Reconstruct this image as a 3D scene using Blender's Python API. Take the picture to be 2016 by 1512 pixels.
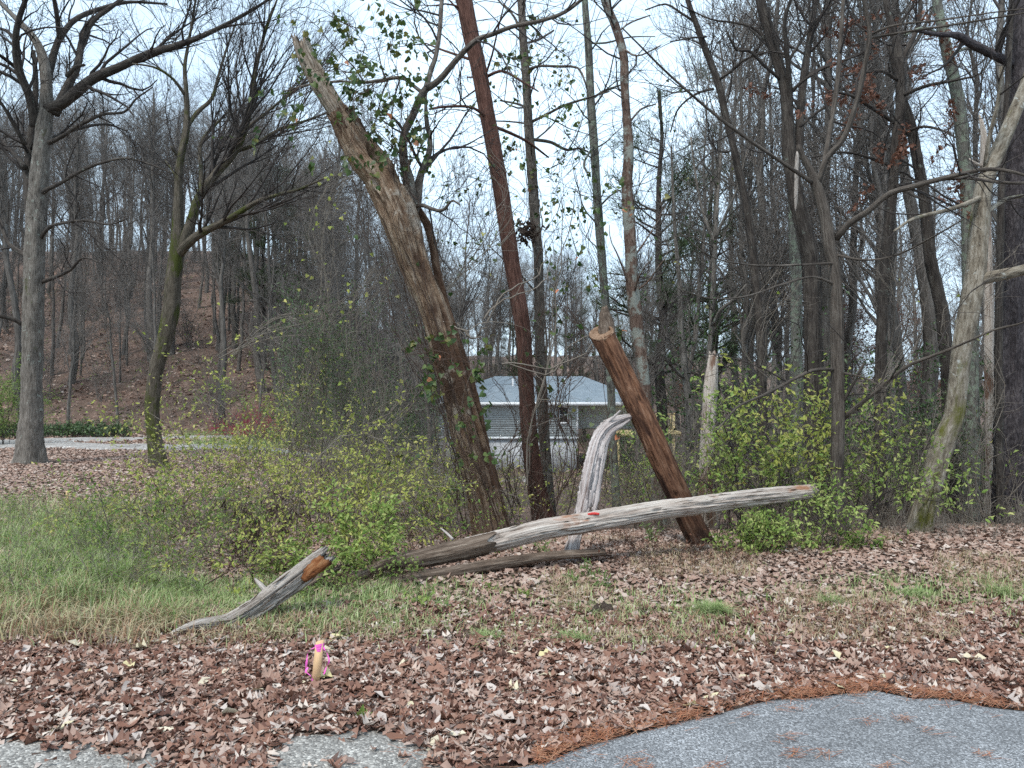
import bpy, math, random
import numpy as np
from mathutils import Vector

# ------------------------------------------------------------------ camera, sky, sun, exposure
for o in list(bpy.data.objects):
    bpy.data.objects.remove(o)
S = bpy.context.scene
COL = S.collection
F, CX, CY, H = 1514.0, 1008.0, 756.0, 1.6
cam_d = bpy.data.cameras.new('camera')
cam = bpy.data.objects.new('camera', cam_d)
COL.objects.link(cam)
cam.location = (0, 0, H)
cam.rotation_euler = (math.radians(90), 0, 0)
cam_d.sensor_width = 36
cam_d.lens = 36 * F / 2016
cam_d.clip_start = 0.05
cam_d.clip_end = 3000
S.camera = cam
SUN_EL, SUN_AZ = 58.0, 212.0      # azimuth from +Y, clockwise: behind the camera, a little to its left
w = bpy.data.worlds.new('World')
S.world = w
w.use_nodes = True
nt = w.node_tree
for n in list(nt.nodes):
    nt.nodes.remove(n)
out = nt.nodes.new('ShaderNodeOutputWorld')
bg = nt.nodes.new('ShaderNodeBackground')
sky = nt.nodes.new('ShaderNodeTexSky')
sky.sky_type = 'NISHITA'
sky.sun_disc = False
sky.sun_elevation = math.radians(SUN_EL)
sky.sun_rotation = math.radians(SUN_AZ)
sky.air_density = 1.0
sky.dust_density = 2.0
tc = nt.nodes.new('ShaderNodeTexCoord')
mp = nt.nodes.new('ShaderNodeMapping')
mp.inputs['Scale'].default_value = (1, 1, 2.2)
nz = nt.nodes.new('ShaderNodeTexNoise')
nz.inputs['Scale'].default_value = 2.3
nz.inputs['Detail'].default_value = 5
nz.inputs['Roughness'].default_value = 0.55
rp = nt.nodes.new('ShaderNodeMapRange')
rp.inputs['From Min'].default_value = 0.34
rp.inputs['From Max'].default_value = 0.62
rp.inputs['To Min'].default_value = 0.55
rp.inputs['To Max'].default_value = 1.0
mx = nt.nodes.new('ShaderNodeMix')
mx.data_type = 'RGBA'
mx.inputs['B'].default_value = (6.3, 8.1, 9.7, 1)      # even cloud cover, in the sky node's own units
nt.links.new(tc.outputs['Generated'], mp.inputs['Vector'])
nt.links.new(mp.outputs['Vector'], nz.inputs['Vector'])
nt.links.new(nz.outputs['Fac'], rp.inputs['Value'])
nt.links.new(rp.outputs['Result'], mx.inputs['Factor'])
nt.links.new(sky.outputs['Color'], mx.inputs['A'])
nt.links.new(mx.outputs['Result'], bg.inputs['Color'])
bg.inputs['Strength'].default_value = 0.084
nt.links.new(bg.outputs['Background'], out.inputs['Surface'])
sd = bpy.data.lights.new('sun', 'SUN')
sd.energy = 1.5
sd.angle = math.radians(12)
sd.color = (1.0, 0.96, 0.9)
sun = bpy.data.objects.new('sun', sd)
COL.objects.link(sun)
sun.rotation_euler = (math.radians(90 - SUN_EL), 0, math.radians(180 - SUN_AZ))
S.view_settings.view_transform = 'Standard'
S.view_settings.look = 'None'
S.view_settings.gamma = 1
S.view_settings.use_curve_mapping = False
S.view_settings.exposure = 1.12
S.render.engine = 'CYCLES'
S.cycles.max_bounces = 4
S.cycles.diffuse_bounces = 2
S.cycles.adaptive_threshold = 0.02
S.cycles.transparent_max_bounces = 8
S.cycles.use_denoising = False

RNG = np.random.default_rng(7)
random.seed(7)
R = math.radians

# ------------------------------------------------------------------ helpers: meshes
def P(px, py, d):
    """a point at depth d on the sight line of a photo pixel"""
    return np.array([(px - CX) / F * d, d, H - (py - CY) / F * d])

def np_mesh(name, verts, faces, mat=None, rest=None, smooth=True):
    """faces: list of int arrays (n,k) of equal k each"""
    me = bpy.data.meshes.new(name)
    verts = np.asarray(verts, dtype=np.float32)
    if not isinstance(faces, (list, tuple)):
        faces = [faces]
    faces = [np.asarray(f, dtype=np.int32) for f in faces if len(f)]
    nl = sum(f.size for f in faces)
    nf = sum(len(f) for f in faces)
    me.vertices.add(len(verts))
    me.vertices.foreach_set('co', verts.ravel())
    me.loops.add(nl)
    me.polygons.add(nf)
    me.loops.foreach_set('vertex_index', np.concatenate([f.ravel() for f in faces]))
    st, tot, s = [], [], 0
    for f in faces:
        k = f.shape[1]
        st.append(s + np.arange(len(f)) * k)
        tot.append(np.full(len(f), k))
        s += f.size
    me.polygons.foreach_set('loop_start', np.concatenate(st).astype(np.int32))
    me.polygons.foreach_set('loop_total', np.concatenate(tot).astype(np.int32))
    if smooth:
        me.polygons.foreach_set('use_smooth', np.ones(nf, dtype=bool))
    me.update(calc_edges=True)
    if rest is not None:
        a = me.attributes.new('rest', 'FLOAT_VECTOR', 'POINT')
        a.data.foreach_set('vector', np.asarray(rest, dtype=np.float32).ravel())
    if mat:
        me.materials.append(mat)
    return me

class MB:
    """collects verts / faces of several shapes that make ONE part"""
    def __init__(self):
        self.v, self.f, self.r, self.n = [], {}, [], 0
    def add(self, v, f, rest=None):
        v = np.asarray(v, dtype=float)
        for g in (f if isinstance(f, (list, tuple)) else [f]):
            g = np.asarray(g)
            if len(g):
                self.f.setdefault(g.shape[1], []).append(g + self.n)
        self.v.append(v)
        self.r.append(v if rest is None else np.asarray(rest, dtype=float))
        self.n += len(v)
    def box(self, lo, hi, jitter=0):
        x0, y0, z0 = lo; x1, y1, z1 = hi
        v = np.array([[x0,y0,z0],[x1,y0,z0],[x1,y1,z0],[x0,y1,z0],[x0,y0,z1],[x1,y0,z1],[x1,y1,z1],[x0,y1,z1]], float)
        f = np.array([[0,3,2,1],[4,5,6,7],[0,1,5,4],[1,2,6,5],[2,3,7,6],[3,0,4,7]])
        self.add(v, f)
    def mesh(self, name, mat, base=(0,0,0), smooth=True):
        v = np.concatenate(self.v) - np.asarray(base)
        fs = [np.concatenate(g) for g in self.f.values()]
        return np_mesh(name, v, fs, mat, np.concatenate(self.r), smooth)

def link(name, me, parent=None, loc=(0,0,0)):
    o = bpy.data.objects.new(name, me)
    COL.objects.link(o)
    o.location = loc
    if parent is not None:
        o.parent = parent
    return o

def tag(o, label=None, cat=None, group=None, kind=None):
    if label: o['label'] = label
    if cat: o['category'] = cat
    if group: o['group'] = group
    if kind: o['kind'] = kind
    return o

def thing(name, label, cat, loc, group=None):
    return tag(link(name, None, None, tuple(float(c) for c in loc)), label, cat, group)

def part(name, mb, mat, parent, kind=None, smooth=True, up=None):
    """mesh in world coordinates -> part of parent (an Empty, or a part of an Empty)"""
    base = np.array(parent.location)
    p = parent.parent
    while p is not None:
        base = base + np.array(p.location); p = p.parent
    o = link(name, mb.mesh(name, mat, base, smooth), parent)
    if kind: o['kind'] = kind
    return o

# ------------------------------------------------------------------ helpers: tubes and branching
def nrm(a):
    return a / np.maximum(np.linalg.norm(a, axis=-1, keepdims=True), 1e-9)

def spline(pts, k):
    """Catmull-Rom through pts (n, c) resampled to k points by length"""
    pts = np.asarray(pts, float)
    if len(pts) == 2:
        t = np.linspace(0, 1, k)[:, None]
        return pts[0] * (1 - t) + pts[1] * t
    q = np.vstack([2 * pts[0] - pts[1], pts, 2 * pts[-1] - pts[-2]])
    o = []
    for i in range(1, len(q) - 2):
        t = np.linspace(0, 1, 12, endpoint=False)[:, None]
        p0, p1, p2, p3 = q[i-1], q[i], q[i+1], q[i+2]
        o.append(0.5 * (2*p1 + (p2-p0)*t + (2*p0-5*p1+4*p2-p3)*t**2 + (3*p1-p0-3*p2+p3)*t**3))
    o.append(q[-2][None]); o = np.vstack(o)
    l = np.concatenate([[0], np.cumsum(np.linalg.norm(np.diff(o[:, :3], axis=0), axis=1))])
    s = np.linspace(0, l[-1], k)
    return np.stack([np.interp(s, l, o[:, c]) for c in range(o.shape[1])], 1)

REF = np.array([0.0, 1.0, 0.0])
def frames(pts):
    T = nrm(np.gradient(pts, axis=-2))
    n1 = np.cross(T, REF)
    bad = np.linalg.norm(n1, axis=-1, keepdims=True) < 0.15
    n1 = nrm(np.where(bad, np.cross(T, np.array([1.0, 0.1, 0.3])), n1))
    n2 = np.cross(T, n1)
    return T, n1, n2

def tubes(mb, pts, rad, sides):
    """pts (N,K,3), rad (N,K): N plain tubes"""
    N, K = rad.shape
    if N == 0: return
    T, n1, n2 = frames(pts)
    a = np.arange(sides) / sides * 2 * np.pi
    ring = (n1[:, :, None, :] * np.cos(a)[None, None, :, None] + n2[:, :, None, :] * np.sin(a)[None, None, :, None])
    v = pts[:, :, None, :] + ring * rad[:, :, None, None]
    L = np.concatenate([np.zeros((N, 1)), np.cumsum(np.linalg.norm(np.diff(pts, axis=1), axis=2), axis=1)], 1)
    rest = np.stack([np.broadcast_to(np.cos(a)[None, None, :] * rad[:, :, None], (N, K, sides)),
                     np.broadcast_to(np.sin(a)[None, None, :] * rad[:, :, None], (N, K, sides)),
                     np.broadcast_to(L[:, :, None] + np.arange(N)[:, None, None] * 1.37, (N, K, sides))], -1)
    i = np.arange(N)[:, None, None] * K * sides + np.arange(K - 1)[None, :, None] * sides
    j = np.arange(sides)[None, None, :]; j2 = (j + 1) % sides
    f = np.stack([i + j, i + j2, i + sides + j2, i + sides + j], -1).reshape(-1, 4)
    mb.add(v.reshape(-1, 3), f, rest.reshape(-1, 3))

def bark_tube(mb, pts, rad, sides=20, step=0.05, ridge=0.05, nr=9, lump=0.05, flare=0.0, seed=0, dents=(), jag=0.0, cap=True, flat=1.0, capdip=0.0, cutn=None, cracks=0):
    """one trunk/limb/log with lengthwise furrows, lumps, root flare, dents (s, angle, ds, da, depth) and a jagged top"""
    rg = np.random.default_rng(seed)
    L0 = np.sum(np.linalg.norm(np.diff(pts, axis=0), axis=1))
    K = max(5, min(160, int(L0 / step)))
    q = spline(np.column_stack([pts, rad]), K)
    p, r = q[:, :3], q[:, 3]
    l = np.concatenate([[0], np.cumsum(np.linalg.norm(np.diff(p, axis=0), axis=1))])
    T, n1, n2 = frames(p)
    a = np.arange(sides) / sides * 2 * np.pi
    A, Lg = np.meshgrid(a, l)
    d = np.zeros_like(A)
    for k in range(nr):
        kk = rg.integers(3, max(4, sides // 2))
        d += ridge * 0.55 * np.sin(kk * A + rg.uniform(0, 6.3) + 0.9 * np.sin(Lg * rg.uniform(1, 4) + rg.uniform(0, 6.3)) + Lg * rg.uniform(-1, 1)) * (0.6 + 0.4 * np.sin(Lg * rg.uniform(2, 7) + rg.uniform(0, 6)))
    for k in range(5):
        d += lump * 0.5 * np.sin(rg.integers(1, 4) * A + rg.uniform(0, 6.3) + Lg * rg.uniform(-3, 3)) * np.sin(Lg * rg.uniform(1, 6) + rg.uniform(0, 6.3))
    d += rg.normal(0, ridge * 0.35, d.shape)
    if flare:
        w_ = np.exp(-Lg / 0.28)
        d += flare * w_ * (0.55 + 0.5 * np.cos(rg.integers(3, 6) * A + rg.uniform(0, 6)))
    for (s0, a0, ds, da, dep) in dents:
        dd = np.angle(np.exp(1j * (A - a0)))
        g = ((Lg - s0) / ds) ** 2 + (dd / da) ** 2
        d -= dep * np.clip((1.25 - g) * 2.2, 0, 1)
    for k in range(cracks):
        s0, a0 = rg.uniform(0.05, 0.95) * l[-1], rg.uniform(0, 6.283)
        ds, da, dep = rg.uniform(0.08, 0.35), rg.uniform(0.07, 0.13), rg.uniform(0.12, 0.38)
        dd = np.angle(np.exp(1j * (A - a0 - 0.3 * (Lg - s0))))
        d -= dep * np.clip(1.2 - ((Lg - s0) / ds) ** 2 - (dd / da) ** 2, 0, 1)
    rr = r[:, None] * np.maximum(0.06, 1 + d)
    c, s = np.cos(A), np.sin(A) * flat
    v = p[:, None, :] + (n1[:, None, :] * c[:, :, None] + n2[:, None, :] * s[:, :, None]) * rr[:, :, None]
    if jag:
        j = rg.uniform(0, 1, sides) ** 1.5
        j = 0.5 * j + 0.5 * np.roll(j, 1)
        v[-1] += T[-1] * (jag * j)[:, None]
        v[-2] += T[-2] * (jag * 0.5 * j)[:, None]
    if cutn is not None:
        off = v[-1] - p[-1]
        v[-1] = v[-1] - T[-1] * (off @ cutn / (T[-1] @ cutn))[:, None]
        v[-2] = v[-3] * 0.5 + v[-1] * 0.5
    rest = np.stack([r[:, None] * np.cos(A), r[:, None] * np.sin(A), Lg + seed * 3.1], -1).reshape(-1, 3)
    v = v.reshape(-1, 3)
    i = np.arange(K - 1)[:, None] * sides
    jj = np.arange(sides)[None, :]; j2 = (jj + 1) % sides
    f = np.stack([i + jj, i + j2, i + sides + j2, i + sides + jj], -1).reshape(-1, 4)
    tri = []
    if cap:
        v = np.vstack([v, p[-1] - T[-1] * (capdip + (0.4 * jag)), p[0]])
        rest = np.vstack([rest, [0, 0, l[-1]], [0, 0, 0]])
        e = (K - 1) * sides
        n = K * sides
        tri = np.stack([e + np.arange(sides), e + (np.arange(sides) + 1) % sides, np.full(sides, n)], 1)
        tri2 = np.stack([(np.arange(sides) + 1) % sides, np.arange(sides), np.full(sides, n + 1)], 1)
        tri = np.vstack([tri, tri2])
    mb.add(v, [f] + ([tri] if len(tri) else []), rest)
    return p, r

def slivers(mb, p, r, n, rg, ln=(0.05, 0.2), w_=(0.002, 0.005), a=(0.2, 2.9), flat=1.0):
    """loose wood fibres lying along a log"""
    T, n1, n2 = frames(p)
    for k in range(n):
        i = rg.integers(1, len(p) - 2); L = rg.uniform(*ln); an = rg.uniform(*a); lift = rg.uniform(0.9, 1.12)
        o = n1[i] * np.cos(an) + n2[i] * np.sin(an) * flat
        c = p[i] + o * r[i] * lift
        q = np.stack([c - T[i] * L * 0.5 + o * rg.uniform(-0.01, 0.006), c, c + T[i] * L * 0.5 + o * rg.uniform(-0.01, 0.012)])
        q = q + T[i] * 0
        ww = rg.uniform(*w_)
        tubes(mb, q[None], np.array([[ww * 0.4, ww, ww * 0.3]]), 4)

def grow(pts, rad, n, t0, t1, lens, ang, K, rfrac, rmin, up, wig, rg, taper=0.25, droop=0.0, flat=1.0):
    """n children of the polylines pts (N,K0,3)/rad, spread by length"""
    N, K0 = rad.shape
    Ls = np.linalg.norm(np.diff(pts, axis=1), axis=2).sum(1)
    if N == 0 or n <= 0:
        return np.zeros((0, K, 3)), np.zeros((0, K))
    idx = rg.choice(N, size=n, p=Ls / Ls.sum())
    t = rg.uniform(t0, t1, n) * (K0 - 1)
    i = np.minimum(t.astype(int), K0 - 2); fr = (t - i)[:, None]
    p0 = pts[idx, i] * (1 - fr) + pts[idx, i + 1] * fr
    r0 = rad[idx, i] * (1 - fr[:, 0]) + rad[idx, i + 1] * fr[:, 0]
    tn = nrm(pts[idx, i + 1] - pts[idx, i])
    rv = rg.normal(size=(n, 3)); rv[:, 1] *= flat
    pr = nrm(np.cross(tn, rv))
    a = rg.uniform(ang[0], ang[1], n)[:, None]
    d = nrm(tn * np.cos(a) + pr * np.sin(a) + np.array([0, 0, up]))
    ln = rg.uniform(lens[0], lens[1], n) * (1.15 - 0.5 * t / (K0 - 1))
    seg = (ln / (K - 1))[:, None]
    q = [p0]
    for k in range(1, K):
        d = nrm(d + rg.normal(0, wig, (n, 3)) + np.array([0, 0, up * 0.35 - droop * k / K]))
        q.append(q[-1] + d * seg)
    r_s = np.maximum(np.minimum(r0 * rfrac, r0 * 0.95), rmin)
    tp = np.linspace(1, taper, K)
    return np.stack(q, 1), np.maximum(r_s[:, None] * tp[None], rmin * 0.55)

def resample(lines, K):
    """list of (pts, rad) -> arrays (N,K,3),(N,K)"""
    if not lines:
        return np.zeros((0, K, 3)), np.zeros((0, K))
    q = [spline(np.column_stack([p, r]), K) for p, r in lines]
    q = np.stack(q)
    return q[:, :, :3], q[:, :, 3]

# ------------------------------------------------------------------ helpers: leaves
def leaf_template(widths, length=1.0, curl=0.0, bend=0.0, fold=0.0, twist=0.0, notch=0.0):
    """strip leaf along +Y: widths per station; returns verts, tris/quads"""
    n = len(widths)
    y = np.linspace(0, 1, n)
    v = []
    for k in range(n):
        wv = widths[k] * 0.5
        for sgn in (-1, 0, 1):
            x = sgn * wv
            z = curl * (x * 2) ** 2 + fold * abs(x) - bend * (y[k] - 0.4) ** 2 + twist * x * (y[k] - 0.5)
            yy = y[k] - notch * (1 - abs(sgn)) * (k == 0) * -1
            v.append((x, yy - 0.0, z))
    f = []
    for k in range(n - 1):
        for s in (0, 1):
            a = k * 3 + s
            f.append((a, a + 1, a + 4, a + 3))
    return np.array(v) * length, np.array(f)

def scatter(mb, tmpls, pos, ydir, nor, size, rg):
    """place templates: y axis -> ydir, z axis -> nor (arrays)"""
    y = nrm(ydir); x = nrm(np.cross(y, nor)); z = np.cross(x, y)
    which = rg.integers(0, len(tmpls), len(pos))
    for k, (tv, tf) in enumerate(tmpls):
        m = which == k
        if not m.any(): continue
        B = np.stack([x[m], y[m], z[m]], 1) * size[m][:, None, None]
        v = np.einsum('vi,nij->nvj', tv, B) + pos[m][:, None, :]
        n = m.sum()
        f = tf[None] + (np.arange(n) * len(tv))[:, None, None]
        mb.add(v.reshape(-1, 3), f.reshape(-1, tf.shape[1]))

SMALL = [leaf_template([0.06, 0.46, 0.02], curl=c, bend=b, fold=fo) for c, b, fo in ((0.3, 0.3, 0.3), (-0.2, 0.5, 0.5), (0.5, -0.2, 0.2))]
SIMPLE = [leaf_template([0.02, 0.42, 0.36, 0.02], curl=c, bend=b, fold=fo) for c, b, fo in ((0.3, 0.3, 0.3), (-0.2, 0.5, 0.5), (0.5, -0.2, 0.2))]
NARROW = [leaf_template([0.02, 0.24, 0.02], curl=0.2, bend=b, fold=0.4) for b in (0.2, 0.5)]
HEART = [leaf_template([0.55, 0.95, 0.8, 0.4, 0.02], curl=c, bend=b, fold=0.25, notch=0.16) for c, b in ((0.1, 0.2), (-0.15, 0.3), (0.2, 0.0))]
OAKW = [0.03, 0.30, 0.17, 0.66, 0.26, 0.72, 0.06]
BROADW = [0.03, 0.5, 0.72, 0.5, 0.03]
def litter_templates(seed, n, far=False):
    rg = np.random.default_rng(seed)
    o = []
    for k in range(n):
        if far:                                   # two-quad curled scrap
            w_ = rg.uniform(0.35, 0.7) * np.array([rg.uniform(0.2, 0.7), 1.0, rg.uniform(0.15, 0.6)])
            sk = rg.uniform(-0.2, 0.2, 3); b_ = rg.uniform(-0.5, 0.5); tw = rg.uniform(-0.4, 0.4)
            v = np.array([[(sg * w_[q] * 0.5 + sk[q]), q * 0.5, -b_ * (q - 1) ** 2 * 0.5 + tw * sg * (q - 1) * 0.4] for q in range(3) for sg in (-1, 1)])
            o.append((v, np.array([[0, 1, 3, 2], [2, 3, 5, 4]]))); continue
        base = np.array((OAKW, [0.04, 0.46, 0.2, 0.5, 0.05], [0.05, 0.42, 0.34, 0.05], [0.05, 0.3, 0.3, 0.2, 0.04], [0.04, 0.55, 0.25, 0.6, 0.05])[k % 5])
        wv = base * rg.uniform(0.75, 1.15) * np.concatenate([[1], rg.uniform(0.8, 1.25, len(base) - 2), [1]])
        o.append(leaf_template(wv, curl=rg.uniform(-0.6, 0.7), bend=rg.uniform(-0.6, 0.65), fold=rg.uniform(-0.3, 0.5), twist=rg.uniform(-0.9, 0.9)))
    return o

def leaves_on(mb, tm, pts, rad, n, size, rg, t0=0.15, spread=0.02, droop=0.25, upn=0.8):
    N, K = rad.shape
    if N == 0 or n <= 0: return
    idx = rg.integers(0, N, n)
    t = rg.uniform(t0, 1, n) * (K - 1)
    i = np.minimum(t.astype(int), K - 2); fr = (t - i)[:, None]
    p = pts[idx, i] * (1 - fr) + pts[idx, i + 1] * fr + rg.normal(0, spread, (n, 3))
    tn = nrm(pts[idx, i + 1] - pts[idx, i])
    yd = nrm(tn * 0.6 + rg.normal(0, 0.7, (n, 3)) + np.array([0, 0, -droop]))
    nr_ = nrm(rg.normal(0, 0.6, (n, 3)) + np.array([0, -0.25, upn]))
    scatter(mb, tm, p, yd, nr_, rg.uniform(size[0], size[1], n), rg)

# ------------------------------------------------------------------ materials
def new_mat(name):
    m = bpy.data.materials.new(name)
    m.use_nodes = True
    t = m.node_tree
    b = t.nodes['Principled BSDF']
    b.inputs['Roughness'].default_value = 0.9
    b.inputs['Specular IOR Level'].default_value = 0.2
    return m, t, b

def ramp(t, stops, interp='LINEAR'):
    n = t.nodes.new('ShaderNodeValToRGB')
    n.color_ramp.interpolation = interp
    e = n.color_ramp.elements
    while len(e) < len(stops): e.new(0.5)
    for k, (p, c) in enumerate(stops):
        e[k].position = p
        e[k].color = (*c, 1)
    return n

def mixc(t, fac, a, b, mode='MIX'):
    n = t.nodes.new('ShaderNodeMix'); n.data_type = 'RGBA'; n.blend_type = mode
    for s, x in (('Factor', fac), ('A', a), ('B', b)):
        if hasattr(x, 'links') or isinstance(x, bpy.types.NodeSocket): t.links.new(x, n.inputs[s])
        elif isinstance(x, (int, float)): n.inputs[s].default_value = x
        else: n.inputs[s].default_value = (*x, 1)
    return n.outputs['Result']

def noise(t, vec, scale, detail=4, rough=0.6, sc=None, dist=0.0):
    if sc is not None:
        m = t.nodes.new('ShaderNodeMapping'); m.inputs['Scale'].default_value = sc
        t.links.new(vec, m.inputs['Vector']); vec = m.outputs['Vector']
    n = t.nodes.new('ShaderNodeTexNoise')
    n.inputs['Scale'].default_value = scale; n.inputs['Detail'].default_value = detail; n.inputs['Roughness'].default_value = rough
    n.inputs['Distortion'].default_value = dist
    t.links.new(vec, n.inputs['Vector'])
    return n.outputs['Fac']

def maprange(t, v, a, b, c=0.0, d=1.0):
    n = t.nodes.new('ShaderNodeMapRange')
    n.inputs['From Min'].default_value = a; n.inputs['From Max'].default_value = b
    n.inputs['To Min'].default_value = c; n.inputs['To Max'].default_value = d
    t.links.new(v, n.inputs['Value'])
    return n.outputs['Result']

def bump(t, b, h, strength=0.5, dist=0.02):
    n = t.nodes.new('ShaderNodeBump')
    n.inputs['Strength'].default_value = strength; n.inputs['Distance'].default_value = dist
    t.links.new(h, n.inputs['Height']); t.links.new(n.outputs['Normal'], b.inputs['Normal'])

def bark_mat(name, stops, freq=60, stretch=0.09, bstr=0.8, bdist=0.012, moss=None, lichen=None, patch=None, damp=None):
    m, t, b = new_mat(name)
    at = t.nodes.new('ShaderNodeAttribute'); at.attribute_name = 'rest'
    v = at.outputs['Vector']
    n1 = noise(t, v, freq, 6, 0.65, (1, 1, stretch), 0.4)
    n2 = noise(t, v, 9, 4, 0.6, (1, 1, 0.5))
    n3 = noise(t, v, freq * 3.2, 3, 0.6, (1, 1, stretch * 1.5))
    mm = t.nodes.new('ShaderNodeMath'); mm.operation = 'MULTIPLY_ADD'
    t.links.new(n2, mm.inputs[0]); mm.inputs[1].default_value = 0.45; t.links.new(n1, mm.inputs[2])
    m2 = t.nodes.new('ShaderNodeMath'); m2.operation = 'MULTIPLY_ADD'
    t.links.new(n3, m2.inputs[0]); m2.inputs[1].default_value = 0.25; t.links.new(mm.outputs[0], m2.inputs[2])
    k = maprange(t, m2.outputs[0], 0.55, 1.15)
    r = ramp(t, stops); t.links.new(k, r.inputs['Fac'])
    c = r.outputs['Color']
    if patch:                      # (colour, scale, lo, hi)
        c = mixc(t, maprange(t, noise(t, v, patch[1], 4, 0.6, (1, 1, 0.35)), patch[2], patch[3]), c, patch[0])
    if lichen:
        c = mixc(t, maprange(t, noise(t, v, lichen[1], 5, 0.7), lichen[2], lichen[2] + 0.06), c, lichen[0])
    if damp:                       # rain-soaked foot: (z0, z1, colour) along the trunk
        sx = t.nodes.new('ShaderNodeSeparateXYZ'); t.links.new(v, sx.inputs[0])
        ad = t.nodes.new('ShaderNodeMath'); ad.operation = 'MULTIPLY_ADD'; t.links.new(noise(t, v, 6, 4, 0.6, (1, 1, 0.3)), ad.inputs[0]); ad.inputs[1].default_value = 1.4; t.links.new(sx.outputs[2], ad.inputs[2])
        c = mixc(t, maprange(t, ad.outputs[0], damp[0] + 0.7, damp[1] + 0.7, 0.85, 0.0), c, damp[2])
    if moss:
        c = mixc(t, maprange(t, noise(t, v, moss[1], 5, 0.7, (1, 1, 0.4)), moss[2], moss[2] + 0.1), c, moss[0])
    t.links.new(c, b.inputs['Base Color'])
    bump(t, b, k, bstr, bdist)
    return m

def plain_mat(name, c1, c2, scale=20, rough=0.9, coord='Object'):
    m, t, b = new_mat(name)
    tcn = t.nodes.new('ShaderNodeTexCoord')
    r = ramp(t, [(0.3, c1), (0.7, c2)])
    t.links.new(noise(t, tcn.outputs[coord], scale, 4), r.inputs['Fac'])
    t.links.new(r.outputs['Color'], b.inputs['Base Color'])
    b.inputs['Roughness'].default_value = rough
    return m

def leaf_mat(name, stops, trans=0.35, rough=0.6, spec=0.25, vein=0.0):
    """colour picked per leaf (loose island, and per object)"""
    m, t, b = new_mat(name)
    g = t.nodes.new('ShaderNodeNewGeometry'); oi = t.nodes.new('ShaderNodeObjectInfo')
    a = t.nodes.new('ShaderNodeMath'); a.operation = 'ADD'
    t.links.new(g.outputs['Random Per Island'], a.inputs[0]); t.links.new(oi.outputs['Random'], a.inputs[1])
    fr = t.nodes.new('ShaderNodeMath'); fr.operation = 'FRACT'; t.links.new(a.outputs[0], fr.inputs[0])
    r = ramp(t, stops); t.links.new(fr.outputs[0], r.inputs['Fac'])
    c = r.outputs['Color']
    if vein:
        tcn = t.nodes.new('ShaderNodeTexCoord')
        c = mixc(t, vein, c, mixc(t, noise(t, tcn.outputs['Object'], 45, 4), (0.35, 0.3, 0.3), (1.35, 1.35, 1.35)), 'MULTIPLY')
    t.links.new(c, b.inputs['Base Color'])
    b.inputs['Roughness'].default_value = rough; b.inputs['Specular IOR Level'].default_value = spec
    if trans:
        tr = t.nodes.new('ShaderNodeBsdfTranslucent'); t.links.new(c, tr.inputs['Color'])
        ms = t.nodes.new('ShaderNodeMixShader'); ms.inputs[0].default_value = trans
        o = t.nodes['Material Output']
        t.links.new(b.outputs[0], ms.inputs[1]); t.links.new(tr.outputs[0], ms.inputs[2]); t.links.new(ms.outputs[0], o.inputs['Surface'])
    return m

M = {}
M['bark_grey'] = bark_mat('bark_grey', [(0.15, (0.043, 0.036, 0.030)), (0.5, (0.144, 0.126, 0.108)), (0.9, (0.259, 0.230, 0.202))], 55, moss=((0.050, 0.058, 0.014), 3.0, 0.64), lichen=((0.259, 0.274, 0.238), 7, 0.6))
M['bark_moss'] = bark_mat('bark_moss', [(0.15, (0.028, 0.023, 0.017)), (0.5, (0.084, 0.070, 0.052)), (0.9, (0.168, 0.140, 0.112))], 60, moss=((0.052, 0.059, 0.013), 3.0, 0.5))
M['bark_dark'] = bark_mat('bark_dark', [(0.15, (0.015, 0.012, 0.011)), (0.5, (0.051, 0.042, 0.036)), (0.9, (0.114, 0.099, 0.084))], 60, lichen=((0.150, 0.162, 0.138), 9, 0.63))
M['bark_red'] = bark_mat('bark_red', [(0.15, (0.028, 0.013, 0.010)), (0.5, (0.096, 0.046, 0.034)), (0.9, (0.192, 0.104, 0.080))], 60, lichen=((0.176, 0.160, 0.136), 8, 0.68))
M['bark_scaly'] = bark_mat('bark_scaly', [(0.15, (0.030, 0.024, 0.019)), (0.5, (0.108, 0.090, 0.075)), (0.9, (0.216, 0.186, 0.156))], 45, stretch=0.3, bstr=1.0, lichen=((0.198, 0.210, 0.180), 8, 0.6))
M['bark_lichen'] = bark_mat('bark_lichen', [(0.15, (0.037, 0.034, 0.030)), (0.5, (0.118, 0.112, 0.096)), (0.9, (0.211, 0.205, 0.180))], 50, lichen=((0.186, 0.211, 0.161), 12, 0.5))
M['bark_redgrey'] = bark_mat('bark_redgrey', [(0.15, (0.035, 0.021, 0.015)), (0.5, (0.119, 0.077, 0.059)), (0.9, (0.224, 0.175, 0.140))], 45, stretch=0.25, lichen=((0.224, 0.231, 0.203), 5, 0.5))
M['bark_right'] = bark_mat('bark_right', [(0.15, (0.025, 0.020, 0.017)), (0.5, (0.085, 0.070, 0.058)), (0.9, (0.160, 0.138, 0.117))], 70, stretch=0.07, lichen=((0.165, 0.165, 0.150), 10, 0.66))
M['bark_crook'] = bark_mat('bark_crook', [(0.15, (0.061, 0.047, 0.034)), (0.5, (0.190, 0.160, 0.121)), (0.9, (0.345, 0.310, 0.259))], 35, stretch=0.25, moss=((0.086, 0.086, 0.017), 2.6, 0.56), lichen=((0.362, 0.362, 0.328), 9, 0.62))
M['bark_black'] = bark_mat('bark_black', [(0.15, (0.014, 0.012, 0.013)), (0.5, (0.048, 0.040, 0.042)), (0.9, (0.120, 0.104, 0.104))], 50, stretch=0.3)
M['bark_far'] = bark_mat('bark_far', [(0.15, (0.050, 0.044, 0.039)), (0.5, (0.115, 0.102, 0.090)), (0.9, (0.190, 0.175, 0.160))], 20, bstr=0.4)
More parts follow.
